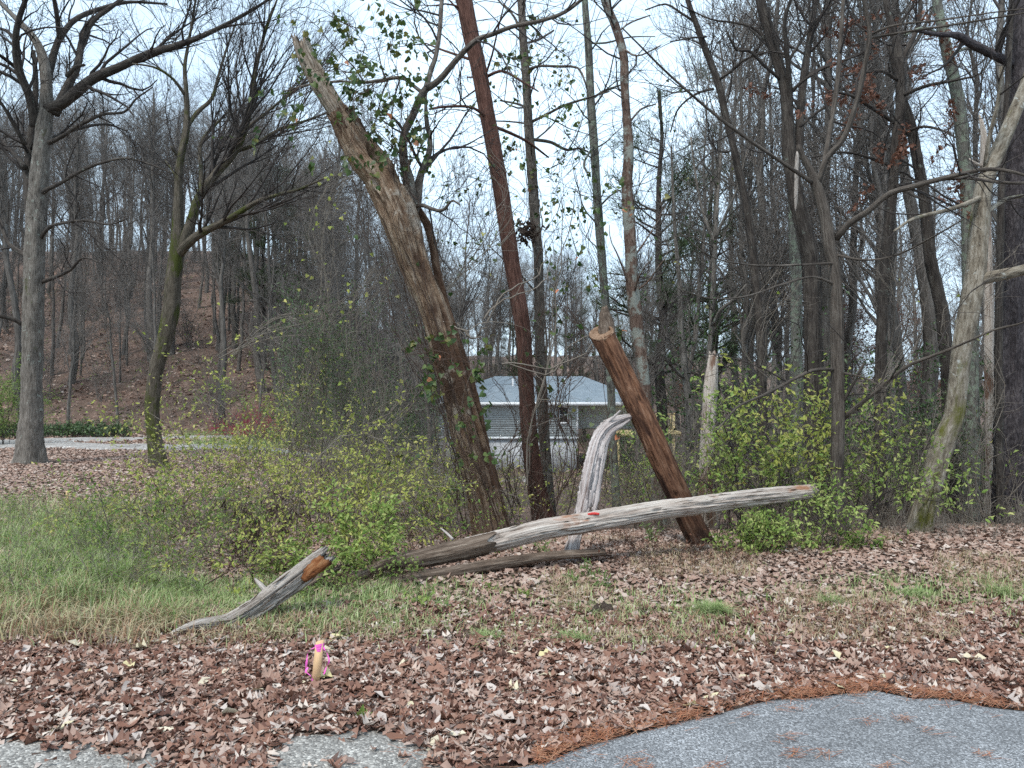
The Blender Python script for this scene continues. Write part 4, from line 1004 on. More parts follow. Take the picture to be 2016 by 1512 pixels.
# dead splinter hanging in the fork of the thick dark tree
t = thing('hanging_splinter', 'long grey dead splinter of wood hanging point-down in a tree fork', 'broken limb', P(1567, 415, 10.3))
mb = MB(); q, qr = px_path([(1566,416,3),(1567,390,8),(1568,350,9),(1569,320,9),(1571,300,7)], 10.3, 10.3); bark_tube(mb, q, qr, 10, 0.04, 0.1, 6, 0.05, 0, 35, flat=0.5, jag=0.03); part('splinter', mb, M['wood_grey'], t)

# ------------------------------------------------------------------ the house in the hollow
hd = 45.0
def HP(px, py, dd=0.0):
    return P(px, py, hd + dd)
house = thing('house', 'grey clapboard house with pale blue roof down in the hollow', 'house', (0.0, 45.0, -3.6))
M['siding'] = plain_mat('siding', (0.384, 0.422, 0.422), (0.451, 0.490, 0.490), 3)
M['white_trim'] = plain_mat('white_trim', (0.68, 0.70, 0.71), (0.78, 0.79, 0.80), 2, 0.6)
M['block'] = plain_mat('block', (0.403, 0.410, 0.418), (0.504, 0.511, 0.518), 1.5)
M['roof_blue'] = plain_mat('roof_blue', (0.149, 0.182, 0.209), (0.204, 0.237, 0.264), 2.5, 0.6)
M['lumber'] = plain_mat('lumber', (0.42, 0.33, 0.16), (0.58, 0.47, 0.26), 2)
M['glass'] = plain_mat('glass', (0.02, 0.025, 0.03), (0.05, 0.055, 0.06), 2, 0.1)
x0, x1, x2 = HP(850, 0)[0], HP(1138, 0)[0], HP(1262, 0)[0]
zt, zs, zb = HP(0, 792)[2], HP(0, 862)[2], -4.2
def lap(mb, xa, xb, y, z0, z1, n):
    zz = np.linspace(z0, z1, n + 1); v, f = [], []
    for k in range(n):
        a = len(v); v += [(xa, y - 0.012, zz[k]), (xb, y - 0.012, zz[k]), (xb, y, zz[k+1]), (xa, y, zz[k+1]), (xa, y, zz[k]), (xb, y, zz[k])]
        f += [[a, a+1, a+2, a+3], [a+4, a+5, a+1, a]]
    mb.add(v, np.array(f))
mb = MB(); lap(mb, x0, x1, hd, zs, zt, 16); mb.box((x0, hd + 0.01, zs), (x1, hd + 8, zt)); w1 = part('wall', mb, M['siding'], house, smooth=False)
mb = MB(); lap(mb, x1, x2, hd + 1.2, HP(0, 846)[2], zt, 13); mb.box((x1 + 0.003, hd + 1.21, HP(0, 846)[2]), (x2, hd + 8.0, zt)); part('wall', mb, M['siding'], house, smooth=False)
mb = MB(); mb.box((x0 + 0.05, hd + 0.06, zb), (x1 - 0.05, hd + 7.9, zs - 0.003)); part('foundation', mb, M['block'], house, smooth=False)
mb = MB(); mb.box((x0 - 0.02, hd - 0.05, zs - 0.08), (x1 + 0.02, hd + 0.0, zs + 0.05)); part('sill_board', mb, M['white_trim'], house, smooth=False)
mb = MB(); mb.box((x1 - 0.09, hd - 0.045, zs + 0.05), (x1 + 0.01, hd + 0.05, zt)); part('corner_board', mb, M['white_trim'], house, smooth=False)
# hip roof
ov = 0.45
ex0, ex1, ey0, ey1 = x0 - ov, x2 + ov, hd - ov, hd + 8.6
zr = HP(0, 751)[2] + 0.35
e_ = zt + 0.02
rx0, rx1, ry = x0 + 3.6, x2 - 3.0, hd + 4.2
mb = MB()
V = np.array([(ex0, ey0, e_), (ex1, ey0, e_), (ex1, ey1, e_), (ex0, ey1, e_), (rx0, ry, zr), (rx1, ry, zr)])
mb.add(V, [np.array([[0, 1, 5, 4], [2, 3, 4, 5]]), np.array([[1, 2, 5], [3, 0, 4]])])
roof = part('roof', mb, M['roof_blue'], house, smooth=False)
for px_ in (1010, 1118):
    x = HP(px_, 0)[0]; yv = hd + 2.4; zz = e_ + (zr - e_) * (yv - ey0) / (ry - ey0)
    mb = MB(); tubes(mb, np.array([[(x, yv, zz - 0.1), (x, yv, zz + 0.45)]]), np.array([[0.07, 0.07]]), 8); part('vent_pipe', mb, M['white_trim'], roof)
mb = MB(); mb.box((ex0, ey0 - 0.03, e_ - 0.2), (ex1, ey0, e_ - 0.004)); part('fascia', mb, M['white_trim'], house, smooth=False)
mb = MB(); mb.box((ex0, ey0, e_ - 0.2), (ex1, hd + 1.4, e_ - 0.16)); part('soffit', mb, M['white_trim'], house, smooth=False)
xa, xb = HP(1102, 0)[0], HP(1117, 0)[0]; za, zc = HP(0, 831)[2], HP(0, 802)[2]
mb = MB(); mb.box((xa, hd - 0.03, za), (xb, hd - 0.022, zc))
win = part('window', mb, M['glass'], house, smooth=False)
mb = MB()
for lo, hi in (((xa - 0.11, za - 0.11), (xa, zc + 0.11)), ((xb, za - 0.11), (xb + 0.11, zc + 0.11)), ((xa, zc), (xb, zc + 0.11)), ((xa, za - 0.11), (xb, za))):
    mb.box((lo[0], hd - 0.07, lo[1]), (hi[0], hd - 0.01, hi[1]))
part('window_frame', mb, M['white_trim'], win, smooth=False)
mb = MB(); mb.box((xa, hd - 0.06, (za + zc) / 2 - 0.025), (xb, hd - 0.035, (za + zc) / 2 + 0.025)); part('sash_rail', mb, M['white_trim'], win, smooth=False)
# deck of raw lumber
deck = thing('deck', 'raw yellow lumber deck with railing at the end of the grey house', 'deck', (HP(1265, 0)[0], 45.6, -4.0))
zd = HP(0, 847)[2]
dx0, dx1 = HP(1195, 0)[0], HP(1332, 0)[0]
for k in range(12):
    xx = dx0 + (dx1 - dx0) * k / 12
    mb = MB(); mb.box((xx + 0.005, hd - 1.2, zd - 0.04), (xx + (dx1 - dx0) / 12 - 0.005, hd + 1.1, zd)); part('deck_board', mb, M['lumber'], deck, smooth=False)
mb = MB(); mb.box((dx0, hd - 1.24, zd - 0.28), (dx1, hd - 1.2, zd - 0.044)); part('beam', mb, M['lumber'], deck, smooth=False)
for px_ in (1217, 1253, 1326):
    x = P(px_, 0, hd - 1.1)[0]
    mb = MB(); mb.box((x - 0.07, hd - 1.18, -4.6), (x + 0.07, hd - 1.04, zd - 0.044 if px_ < 1300 else zd + 1.05)); part('post', mb, M['lumber'], deck, smooth=False)
xr0, xr1 = P(1290, 0, hd - 1.1)[0], P(1326, 0, hd - 1.1)[0]
mb = MB(); mb.box((xr0, hd - 1.15, zd + 0.93), (xr1 - 0.072, hd - 1.07, zd + 1.02)); part('handrail', mb, M['lumber'], deck, smooth=False)
mb = MB(); mb.box((xr0, hd - 1.13, zd + 0.1), (xr1 - 0.072, hd - 1.09, zd + 0.3)); part('rail_board', mb, M['lumber'], deck, smooth=False)
for k in range(5):
    x = xr0 + 0.05 + k * 0.2
    mb = MB(); mb.box((x, hd - 1.17, zd + 0.05), (x + 0.05, hd - 1.131, zd + 0.929)); part('baluster', mb, M['lumber'], deck, smooth=False)
# tarp heap by the drive
def heap(name, label, cat, c, w_, dp, h, mat, seed):
    rg = np.random.default_rng(seed)
    n = 14; a, r_ = np.meshgrid(np.arange(n) / n * 2 * np.pi, np.linspace(0, 1, 7))
    hz = h * (1 - r_ ** 2) * (1 + 0.35 * np.sin(3 * a + seed)) * rg.uniform(0.7, 1.25, r_.shape); hz[0] = h
    x = c[0] + np.cos(a) * r_ * w_ / 2; y = c[1] + np.sin(a) * r_ * dp / 2
    z = ground(x, y) + hz - 0.05
    i = np.arange(6)[:, None] * n; j = np.arange(n)[None]; j2 = (j + 1) % n
    me = np_mesh(name, np.stack([x, y, z], -1).reshape(-1, 3), np.stack([i + j, i + j2, i + n + j2, i + n + j], -1).reshape(-1, 4)[:, ::-1], mat)
    return tag(link(name, me), label, cat)
heap('tarp', 'crumpled blue tarp on a pile beside the drive', 'tarp', (P(820, 0, 39)[0], 39), 1.0, 0.8, 0.75, plain_mat('tarp_blue', (0.09, 0.16, 0.42), (0.16, 0.26, 0.55), 4, 0.5), 3)
heap('rubble_heap', 'low heap of pale white building rubble beside the blue tarp', 'heap', (P(862, 0, 38.6)[0], 38.6), 2.6, 1.2, 0.42, M['block'], 4)

# ------------------------------------------------------------------ shrubs and vines
def stems_from(base, n, spread, h, out, rg, K=8, wig=0.10, droop=0.05, r0=0.008):
    st = base + np.column_stack([rg.normal(0, spread[0], n), rg.normal(0, spread[1], n), np.zeros(n)])
    st[:, 2] = ground(st[:, 0], st[:, 1]) - 0.03
    d = nrm(np.column_stack([rg.normal(0, out[0], n), rg.normal(0, out[1], n), np.ones(n)]))
    ln = h * rg.uniform(0.55, 1.1, n)
    q = [st]
    for k in range(1, K):
        d = nrm(d + rg.normal(0, wig, (n, 3)) + np.array([0, 0, -droop * k]))
        q.append(q[-1] + d * (ln / (K - 1))[:, None])
    return np.stack(q, 1), r0 * rg.uniform(0.6, 1.2, n)[:, None] * np.linspace(1, 0.35, K)[None]

def shrub(name, label, px, d, wd, h, leaf, twig='twig_dark', nst=14, nleaf=1500, size=(0.03, 0.055), tm=SIMPLE, out=(0.35, 0.3), droop=0.05, l2=8, l3=4, r0=0.008, t0=0.35, cat='shrub', group=None, len2=(0.2, 0.45), seed=0, spread=0.02, up2=0.15, leaf_from=0.2, dz=0.0):
    SEED[0] += 1
    rg = np.random.default_rng(SEED[0] + seed * 1000)
    x = (px - CX) / F * d
    base = np.array([x, d, float(ground(x, d))])
    t = thing(name, label, cat, base, group)
    sp_, sr_ = stems_from(base, nst, (wd * 0.18, wd * 0.12), h, out, rg, droop=droop, r0=r0)
    mb = MB(); tubes(mb, sp_, sr_, 5); part('stems', mb, M[twig], t, 'stuff')
    p2, r2 = grow(sp_, sr_, nst * l2, t0, 1.0, (len2[0] * h, len2[1] * h), (0.5, 1.1), 6, 0.6, 0.0025, up2, 0.18, rg, droop=droop)
    p3, r3 = grow(p2, r2, nst * l2 * l3, 0.2, 1.0, (0.08 * h, 0.2 * h), (0.4, 1.1), 4, 0.7, 0.0016, 0.05, 0.18, rg)
    mb = MB(); tubes(mb, p2, r2, 3); tubes(mb, p3, r3, 3); part('twigs', mb, M[twig], t, 'stuff')
    mb = MB()
    leaves_on(mb, tm, p2, r2, int(nleaf * 0.45), size, rg, leaf_from, spread)
    leaves_on(mb, tm, p3, r3, int(nleaf * 0.55), size, rg, 0.1, spread)
    if mb.n: part('leaves', mb, M[leaf], t, 'stuff')
    return t

# the thicket between the field and the leaning trunk
shrub('privet_bush', 'upright dark green leafy bush in the thicket below the dead leaning trunk', 655, 10.2, 1.1, 2.75, 'leaf_dark', 'twig_pale', 16, 4300, (0.035, 0.06), NARROW, (0.16, 0.2), 0.0, 9, 5, 0.009, 0.5, up2=0.5)
shrub('privet_bush', 'second dark green leafy bush, lower and nearer the dead leaning trunk', 745, 10.6, 0.9, 2.2, 'leaf_dark', 'twig_pale', 12, 2300, (0.035, 0.06), NARROW, (0.2, 0.2), 0.0, 8, 5, 0.008, 0.5, up2=0.4)
shrub('honeysuckle_bush', 'arching pale yellow-leaved bush at the field side of the thicket', 470, 9.0, 1.6, 2.05, 'leaf_yellow', 'twig_pale', 16, 1980, (0.035, 0.06), SMALL, (0.55, 0.4), 0.10, 8, 4, 0.007, 0.3)
shrub('honeysuckle_bush', 'broad yellow-green bush in the middle of the thicket', 600, 8.3, 1.8, 1.8, 'leaf_yellow', 'twig_pale', 18, 2860, (0.03, 0.055), SMALL, (0.5, 0.4), 0.08, 9, 4, 0.007, 0.2)
shrub('honeysuckle_bush', 'twiggy yellow-green bush close against the foot of the dead leaning trunk', 790, 8.0, 1.5, 1.5, 'leaf_yellow', 'twig_pale', 18, 1760, (0.03, 0.05), SMALL, (0.5, 0.4), 0.08, 9, 4, 0.006, 0.2)
shrub('honeysuckle_bush', 'low green-yellow bush at the outer edge of the thicket over the tall grass', 400, 7.2, 1.7, 1.2, 'leaf_green', 'twig_pale', 18, 2080, (0.025, 0.05), SIMPLE, (0.7, 0.4), 0.10, 9, 4, 0.005, 0.2)
shrub('honeysuckle_bush', 'low twiggy bush just behind the broken grey log', 520, 6.5, 1.5, 1.05, 'leaf_yellow', 'twig_red', 18, 1680, (0.025, 0.05), SIMPLE, (0.6, 0.4), 0.08, 9, 4, 0.005, 0.15)
shrub('honeysuckle_bush', 'bright lime-leaved bush hanging over the rotten log', 690, 6.35, 0.75, 0.78, 'leaf_lime', 'twig_red', 14, 2550, (0.035, 0.06), SIMPLE, (0.45, 0.35), 0.10, 8, 4, 0.005, 0.25)
shrub('honeysuckle_bush', 'tall thin yellow-green bush with long arching sprays above the drive', 420, 10.2, 0.9, 2.6, 'leaf_yellow', 'twig_pale', 9, 630, (0.04, 0.06), SMALL, (0.5, 0.3), 0.09, 5, 3, 0.008, 0.4, spread=0.01)
shrub('honeysuckle_bush', 'grey-green leafy bush in the thicket behind the yellow sprays', 560, 11.2, 1.6, 2.3, 'leaf_green', 'twig_pale', 16, 2550, (0.03, 0.05), SMALL, (0.45, 0.4), 0.06, 8, 4, 0.007, 0.3)
shrub('honeysuckle_bush', 'leafy olive bush between the dead leaning trunk and the house', 850, 10.8, 1.2, 1.3, 'leaf_green', 'twig_pale', 14, 1120, (0.03, 0.045), SMALL, (0.5, 0.4), 0.06, 8, 4, 0.007, 0.2)
shrub('honeysuckle_bush', 'tall loose bush with pale leaves above the red bush of the hillside', 540, 9.8, 1.2, 3.0, 'leaf_yellow', 'twig_pale', 12, 1100, (0.035, 0.06), SMALL, (0.4, 0.3), 0.06, 7, 4, 0.008, 0.35)
shrub('honeysuckle_bush', 'loose leafy bush reaching over the drive at the field end of the thicket', 355, 8.4, 1.2, 1.5, 'leaf_yellow', 'twig_red', 12, 1000, (0.03, 0.055), SMALL, (0.6, 0.4), 0.09, 7, 4, 0.007, 0.25)
shrub('honeysuckle_bush', 'small yellow-green bush tucked between rotten log and dead leaning trunk', 845, 7.3, 0.8, 0.9, 'leaf_green', 'twig_red', 12, 800, (0.025, 0.045), SIMPLE, (0.5, 0.4), 0.07, 8, 4, 0.005, 0.2)
shrub('low_brush', 'low green brush growing over the rotten end of the pale log', 800, 6.2, 0.9, 0.42, 'leaf_green', 'twig_red', 12, 420, (0.02, 0.04), SMALL, (0.7, 0.4), 0.06, 6, 4, 0.004, 0.15)
shrub('low_brush', 'low dark brush between the broken grey log and the rotten log', 655, 5.9, 0.6, 0.36, 'leaf_green', 'twig_red', 10, 240, (0.02, 0.04), SMALL, (0.6, 0.4), 0.06, 6, 4, 0.004, 0.15)
# shrubs on the bank round the grey furrowed tree
shrub('spicebush', 'leafy sprays closing round the far tip of the pale log', 1612, 7.25, 0.55, 0.82, 'leaf_lime', 'twig_dark', 9, 620, (0.03, 0.06), SIMPLE, (0.4, 0.3), 0.06, 7, 4, 0.005, 0.3)
shrub('spicebush', 'yellow-green bush beside the bleached stump above the log end', 1475, 8.9, 1.2, 1.75, 'leaf_lime', 'twig_dark', 14, 1760, (0.045, 0.075), SIMPLE, (0.4, 0.35), 0.05, 7, 4, 0.007, 0.35)
shrub('spicebush', 'tall yellow-green bush close to the grey furrowed tree', 1575, 8.5, 1.0, 1.85, 'leaf_yellow', 'twig_dark', 12, 1120, (0.045, 0.08), SIMPLE, (0.3, 0.3), 0.04, 7, 4, 0.007, 0.4)
shrub('spicebush', 'low bright green bush under the far end of the pale log', 1520, 7.25, 1.0, 0.62, 'leaf_lime', 'twig_dark', 16, 1819, (0.03, 0.055), SIMPLE, (0.6, 0.4), 0.10, 8, 4, 0.005, 0.15)
shrub('spicebush', 'green bush on the far side of the grey furrowed tree', 1715, 8.3, 0.9, 1.5, 'leaf_lime', 'twig_dark', 12, 1200, (0.04, 0.065), SIMPLE, (0.35, 0.3), 0.05, 7, 4, 0.006, 0.25)
shrub('spicebush', 'small dark green bush at the foot of the grey furrowed tree', 1710, 7.3, 0.5, 0.42, 'leaf_green', 'twig_dark', 10, 420, (0.03, 0.06), SIMPLE, (0.6, 0.4), 0.10, 6, 4, 0.004, 0.15)
shrub('spicebush', 'yellow-green bush behind the crossing of log and sawn post', 1270, 11.5, 1.2, 1.2, 'leaf_yellow', 'twig_dark', 14, 900, (0.03, 0.055), SIMPLE, (0.45, 0.35), 0.06, 7, 4, 0.006, 0.2)
shrub('cedar_bush', 'dark green feathery bush below the lumber deck', 1240, 20, 1.5, 2.4, 'leaf_dark', 'twig_dark', 16, 2600, (0.05, 0.09), NARROW, (0.25, 0.25), 0.0, 8, 5, 0.012, 0.15)
shrub('holly_bush', 'dark glossy evergreen bush behind the crooked tree', 1800, 12.5, 1.9, 2.6, 'leaf_dark', 'twig_dark', 18, 2000, (0.06, 0.10), SMALL, (0.45, 0.35), 0.02, 8, 4, 0.010, 0.3)
shrub('holly_bush', 'dark evergreen tangle between the crooked tree and the blackish trunk', 1925, 10.4, 0.9, 2.4, 'leaf_dark', 'twig_dark', 16, 2200, (0.035, 0.06), SMALL, (0.2, 0.25), 0.0, 8, 4, 0.007, 0.1)
shrub('holly_bush', 'evergreen sapling with sparse dark leaves beside the branchless lichen-blotched trunk', 1490, 13, 1.8, 3.7, 'leaf_dark', 'twig_dark', 8, 900, (0.06, 0.10), SMALL, (0.3, 0.25), 0.02, 7, 4, 0.012, 0.4)
shrub('holly_bush', 'evergreen shrub with small leaves behind the grey furrowed tree', 1620, 13.5, 1.9, 3.0, 'leaf_dark', 'twig_dark', 10, 1100, (0.05, 0.09), SMALL, (0.35, 0.3), 0.02, 7, 4, 0.010, 0.3)
shrub('yew_bush', 'pale green conifer bush at the very edge of the drive', -12, 25, 2.6, 2.6, 'leaf_green', 'twig_dark', 24, 5000, (0.06, 0.12), NARROW, (0.3, 0.3), 0.0, 8, 5, 0.012, 0.1)
shrub('barberry_bush', 'low maroon bush glowing red at the foot of the hillside', 500, 30.5, 3.0, 2.3, 'leaf_oak', 'berry_red', 60, 0, (0.03, 0.05), SIMPLE, (0.7, 0.5), 0.09, 8, 4, 0.012, 0.15)
shrub('laurel_bush', 'dark evergreen clump behind the red bush at the foot of the hill', 640, 29, 3.2, 2.6, 'leaf_dark', 'twig_dark', 24, 4000, (0.08, 0.14), SMALL, (0.5, 0.4), 0.03, 9, 5, 0.012, 0.1)
shrub('laurel_bush', 'second dark evergreen clump near the drive end behind the leaning trunk', 780, 33, 3.6, 3.4, 'leaf_dark', 'twig_dark', 24, 3600, (0.09, 0.15), SMALL, (0.5, 0.4), 0.03, 9, 5, 0.012, 0.1)
# dead hanging weeds in the thicket
def dry_weed(label, px, d, h, n=7, nl=170):
    SEED[0] += 1; rg = np.random.default_rng(SEED[0])
    x = (px - CX) / F * d; base = np.array([x, d, float(ground(x, d))])
    t = thing('dry_weed', label, 'weed', base)
    p, r = stems_from(base, n, (0.06, 0.05), h, (0.12, 0.12), rg, r0=0.005)
    mb = MB(); tubes(mb, p, r, 4); part('stems', mb, M['twig_red'], t, 'stuff')
    mb = MB(); leaves_on(mb, NARROW, p, r, nl, (0.06, 0.11), rg, 0.4, 0.02, 1.6, 0.2); part('leaves', mb, M['leaf_dead'], t, 'stuff')
dry_weed('clump of dark withered leaves hanging on stems behind the broken grey log', 505, 6.9, 0.95)
dry_weed('dark withered weed standing above the lime-leaved bush', 545, 7.1, 0.9, 4, 90)

# heart-leaved vine over the dead trunk and the trees beside it
def strand(pxpts, d0_, d1_, rg, n, K=14, jit=0.06):
    o = []
    for k in range(n):
        q, _ = px_path([(a + rg.normal(0, 10), c + rg.normal(0, 10), 3) for a, c in pxpts], d0_ + rg.normal(0, 0.15), d1_ + rg.normal(0, 0.25))
        q = spline(np.column_stack([q, np.ones(len(q))]), K)[:, :3]
        q[1:] += np.cumsum(rg.normal(0, jit * 0.5, (K - 1, 3)), 0) * np.array([1, 1, 0.7])
        o.append(q)
    return np.stack(o)

def vine(label, paths, nleaf, size=(0.045, 0.08), twig='twig_red', salmon=0, seed=0, tw=2.5, r0=0.004, leafmat='leaf_vine', base=None):
    rg = np.random.default_rng(900 + seed)
    ps = np.concatenate([strand(pp_, a, c, rg, n) for pp_, a, c, n in paths])
    rs = np.full(ps.shape[:2], r0) * np.linspace(1, 0.5, ps.shape[1])[None]
    b0 = ps[0, 0].copy() if base is None else base
    b0[2] = ground(b0[0], b0[1])
    t = thing('climbing_vine', label, 'vine', b0)
    mb = MB(); tubes(mb, ps, rs, 4)
    L = np.linalg.norm(np.diff(ps, axis=1), axis=2).sum()
    p2, r2 = grow(ps, rs, int(L * tw), 0.1, 1, (0.2, 0.8), (0.4, 1.3), 7, 0.7, 0.002, 0.0, 0.25, rg, droop=0.15)
    tubes(mb, p2, r2, 3); part('stems', mb, M[twig], t, 'stuff')
    mb = MB(); leaves_on(mb, HEART, p2, r2, nleaf, size, rg, 0.3, 0.02, 0.6, 0.4)
    if mb.n: part('leaves', mb, M[leafmat], t, 'stuff')
    if salmon:
        mb = MB(); leaves_on(mb, HEART, p2, r2, salmon, size, rg, 0.3, 0.03, 0.6, 0.2); part('turned_leaf', mb, M['leaf_salmon'], t, 'stuff')
    return t
vine('heart-leaved green vine hanging over the broken top of the dead leaning trunk', [([(830,400),(812,350),(790,300),(770,250)], 7.8, 7.7, 3), ([(790,360),(770,290),(740,240),(720,190),(700,150),(690,90)], 7.7, 7.6, 7), ([(790,340),(800,270),(780,200),(770,120),(790,40)], 7.7, 7.9, 6), ([(690,140),(650,130),(610,150),(580,200),(560,270)], 7.7, 7.5, 4), ([(700,60),(650,30),(600,20),(550,60)], 7.8, 7.4, 4), ([(760,160),(700,200),(690,280),(640,330)], 7.6, 7.4, 4), ([(720,100),(680,40),(660,-30)], 7.7, 7.6, 3)], 620, salmon=6, seed=1)
vine('heart-leaved vine climbing the straight scaly grey tree', [([(1075,980),(1066,760),(1058,520),(1050,330),(1040,200),(1035,60)], 9.95, 9.9, 3), ([(1045,260),(1080,230),(1110,160),(1130,80)], 9.9, 9.6, 4), ([(1035,120),(1060,60),(1090,40),(1120,10)], 9.9, 9.6, 4), ([(1050,340),(1090,330),(1120,280),(1150,230)], 9.9, 9.7, 4), ([(1020,180),(1000,140),(980,100)], 9.9, 9.7, 3), ([(1060,520),(1090,420),(1100,330)], 9.9, 9.7, 3)], 400, salmon=3, seed=2)
vine('vine spray of green and salmon leaves hanging beside the sawn post top', [([(1190,960),(1200,800),(1190,640),(1180,560),(1170,500)], 8.6, 8.4, 3), ([(1180,560),(1160,480),(1150,400),(1160,350)], 8.4, 8.2, 4), ([(1240,480),(1245,420),(1230,370)], 8.6, 8.6, 2)], 95, salmon=6, seed=3, tw=2.0)
vine('leafy vine clump halfway up the dead leaning trunk', [([(905,1000),(890,850),(880,760),(900,720),(950,700)], 7.95, 7.7, 3), ([(800,690),(850,700),(900,715),(950,735)], 7.75, 7.65, 5)], 190, (0.05, 0.08), seed=4, tw=2.0, salmon=3)
vine('bare brown vine tangle wrapped about the foot of the reddish trunk', [([(1060,1020),(1040,900),(1080,800),(1050,700),(1070,600)], 9.3, 9.2, 9), ([(1090,1000),(1130,900),(1110,780),(1160,680),(1120,600)], 9.2, 9.4, 9), ([(1010,1010),(1000,900),(1030,820),(990,720)], 9.2, 9.2, 7)], 25, seed=5, tw=6, r0=0.006)
vine('fine hairy vine net clinging to the dead leaning trunk', [([(985,1060),(950,930),(900,790),(850,640),(800,480),(790,400)], 8.0, 7.6, 7), ([(930,1050),(910,930),(870,800),(830,660),(770,480),(720,370)], 8.0, 7.6, 6)], 10, seed=6, tw=7, r0=0.005)
vine('loop of thick bare vine hanging between the reddish trunk and the dead leaning trunk', [([(955,640),(1010,570),(1060,530),(1110,480)], 7.9, 8.3, 2), ([(1040,960),(1050,840),(1085,700),(1110,560),(1120,400)], 8.8, 8.8, 2), ([(890,640),(930,660),(960,650)], 7.9, 7.9, 2), ([(980,720),(1060,735),(1130,700),(1180,655)], 8.2, 8.4, 2)], 12, seed=7, tw=3, r0=0.009, twig='twig_pale')
vine('web of thin bare vines across the dead trunk and the moss-covered tree', [([(560,1000),(600,800),(640,600),(620,420),(680,330)], 9.6, 9.2, 10), ([(700,980),(740,800),(700,640),(760,520)], 9.2, 9.0, 9), ([(450,700),(540,640),(640,620),(740,560)], 9.8, 9.4, 8), ([(820,1000),(760,860),(820,760),(800,640)], 8.8, 8.8, 7), ([(880,560),(960,460),(1000,380),(940,300)], 8.9, 9.2, 6)], 120, (0.04, 0.06), seed=8, tw=5, r0=0.005, leafmat='leaf_yellow', twig='twig_pale')
vine('web of thin bare vines over the bank woods around the crooked tree', [([(1950,1050),(1920,900),(1960,780),(1900,640),(1980,520)], 8.4, 8.2, 7), ([(1760,1040),(1800,900),(1740,780),(1820,640),(1760,520)], 9.4, 9.2, 8), ([(1500,960),(1540,800),(1480,680),(1560,560)], 9.6, 9.4, 7)], 30, (0.04, 0.06), seed=9, tw=5, r0=0.005, leafmat='leaf_yellow', twig='twig_pale')
vine('web of fine bare vine stems in the gap between dead leaning trunk and reddish trunk', [([(850,620),(870,480),(900,360),(880,240)], 9.0, 9.4, 8), ([(900,620),(960,520),(940,400),(990,300)], 9.6, 9.8, 8), ([(860,420),(920,340),(980,330),(1030,260)], 9.2, 9.6, 6)], 70, (0.04, 0.065), seed=10, tw=6, r0=0.004, twig='twig_dark')
vine('web of fine bare vine stems around the flaky rust and grey tree', [([(1080,640),(1130,520),(1110,400),(1160,300)], 10.4, 10.6, 7), ([(1210,600),(1280,480),(1250,360),(1320,250)], 10.8, 11.0, 8), ([(1300,640),(1380,540),(1350,420),(1420,330)], 11.4, 11.6, 8), ([(1100,330),(1180,250),(1260,240),(1330,170)], 10.6, 10.8, 6)], 90, (0.04, 0.065), seed=11, tw=6, r0=0.004, twig='twig_dark')
# leaf clump ("nest") caught against the scaly tree
t = thing('leaf_nest', 'round clump of dead leaves and twigs caught against the scaly grey tree', 'nest', P(1040, 458, 9.9))
rg = np.random.default_rng(77); c0 = P(1040, 458, 9.9)
mb = MB(); scatter(mb, SIMPLE, c0 + rg.normal(0, 0.07, (170, 3)), rg.normal(size=(170, 3)), rg.normal(size=(170, 3)), rg.uniform(0.05, 0.1, 170), rg); part('leaves', mb, M['leaf_dead'], t, 'stuff')

# ------------------------------------------------------------------ woods: prototypes copied as single trees
def wood_tree(seed, h, r0, crown0, nlimb, ll, ang, up, wig, twig='twig_far', bark='bark_far', leaf=None, fork=False):
    rg = np.random.default_rng(seed)
    K = 14; zz = np.linspace(0, 1, K)
    p = np.column_stack([np.cumsum(rg.normal(0, 0.005 * h, K)) + rg.normal(0, 0.02) * h * zz, np.cumsum(rg.normal(0, 0.005 * h, K)) + rg.normal(0, 0.02) * h * zz, zz * h]); p[:, :2] -= p[0, :2]
    r = r0 * (1 - 0.8 * zz)
    mt = MB(); bark_tube(mt, np.vstack([[p[0] - [0, 0, 0.5]], p]), np.concatenate([[r0 * 1.15], r]), 9, 0.35, 0.06, 4, 0.05, 0.2, seed, cap=False)
    gp, gr = grow(p[None], r[None], nlimb, crown0, 1.0, ll, ang, 8, 0.55, 0.012, up, wig, rg, taper=0.2)
    tubes(mt, gp, gr, 5)
    mc = MB()
    P0 = np.concatenate([gp, spline(p[K//2:], 8)[None]]); R0 = np.concatenate([gr, np.linspace(r0 * 0.4, 0.01, 8)[None]])
    lev = twig_levels(mc, P0, R0, [lv(2.6, (0.7, 2.0), (0.4, 1.0), 6, 0.5, 0.009, up * 0.7, wig, 3), lv(4.0, (0.4, 1.2), (0.4, 1.0), 4, 0.6, 0.006, up * 0.5, wig, 3), lv(4.2, (0.3, 0.8), (0.3, 0.9), 3, 0.6, 0.0055, up * 0.4, wig, 3, cap=6500)], rg)
    ml = None
    if leaf:
        ml = MB(); leaves_on(ml, SIMPLE, *lev[1], leaf[1], leaf[2], rg, 0.2, 0.05)
    return (mt.mesh('trunk', M[bark]), mc.mesh('crown', M[twig]), ml.mesh('leaves', M[leaf[0]]) if leaf else None)
PROTO = [wood_tree(301, 12, 0.13, 0.35, 15, (1.5, 3.6), (0.4, 0.9), 0.25, 0.12), wood_tree(302, 13, 0.16, 0.45, 14, (1.5, 3.4), (0.4, 1.0), 0.22, 0.16),
         wood_tree(303, 10, 0.09, 0.30, 14, (1.2, 2.6), (0.3, 0.8), 0.3, 0.10), wood_tree(304, 14, 0.18, 0.5, 14, (1.8, 4.0), (0.5, 1.1), 0.18, 0.18),
         wood_tree(305, 9, 0.07, 0.25, 13, (1.0, 2.3), (0.3, 0.9), 0.3, 0.14), wood_tree(306, 12, 0.12, 0.3, 15, (1.4, 3.2), (0.4, 1.1), 0.15, 0.2)]
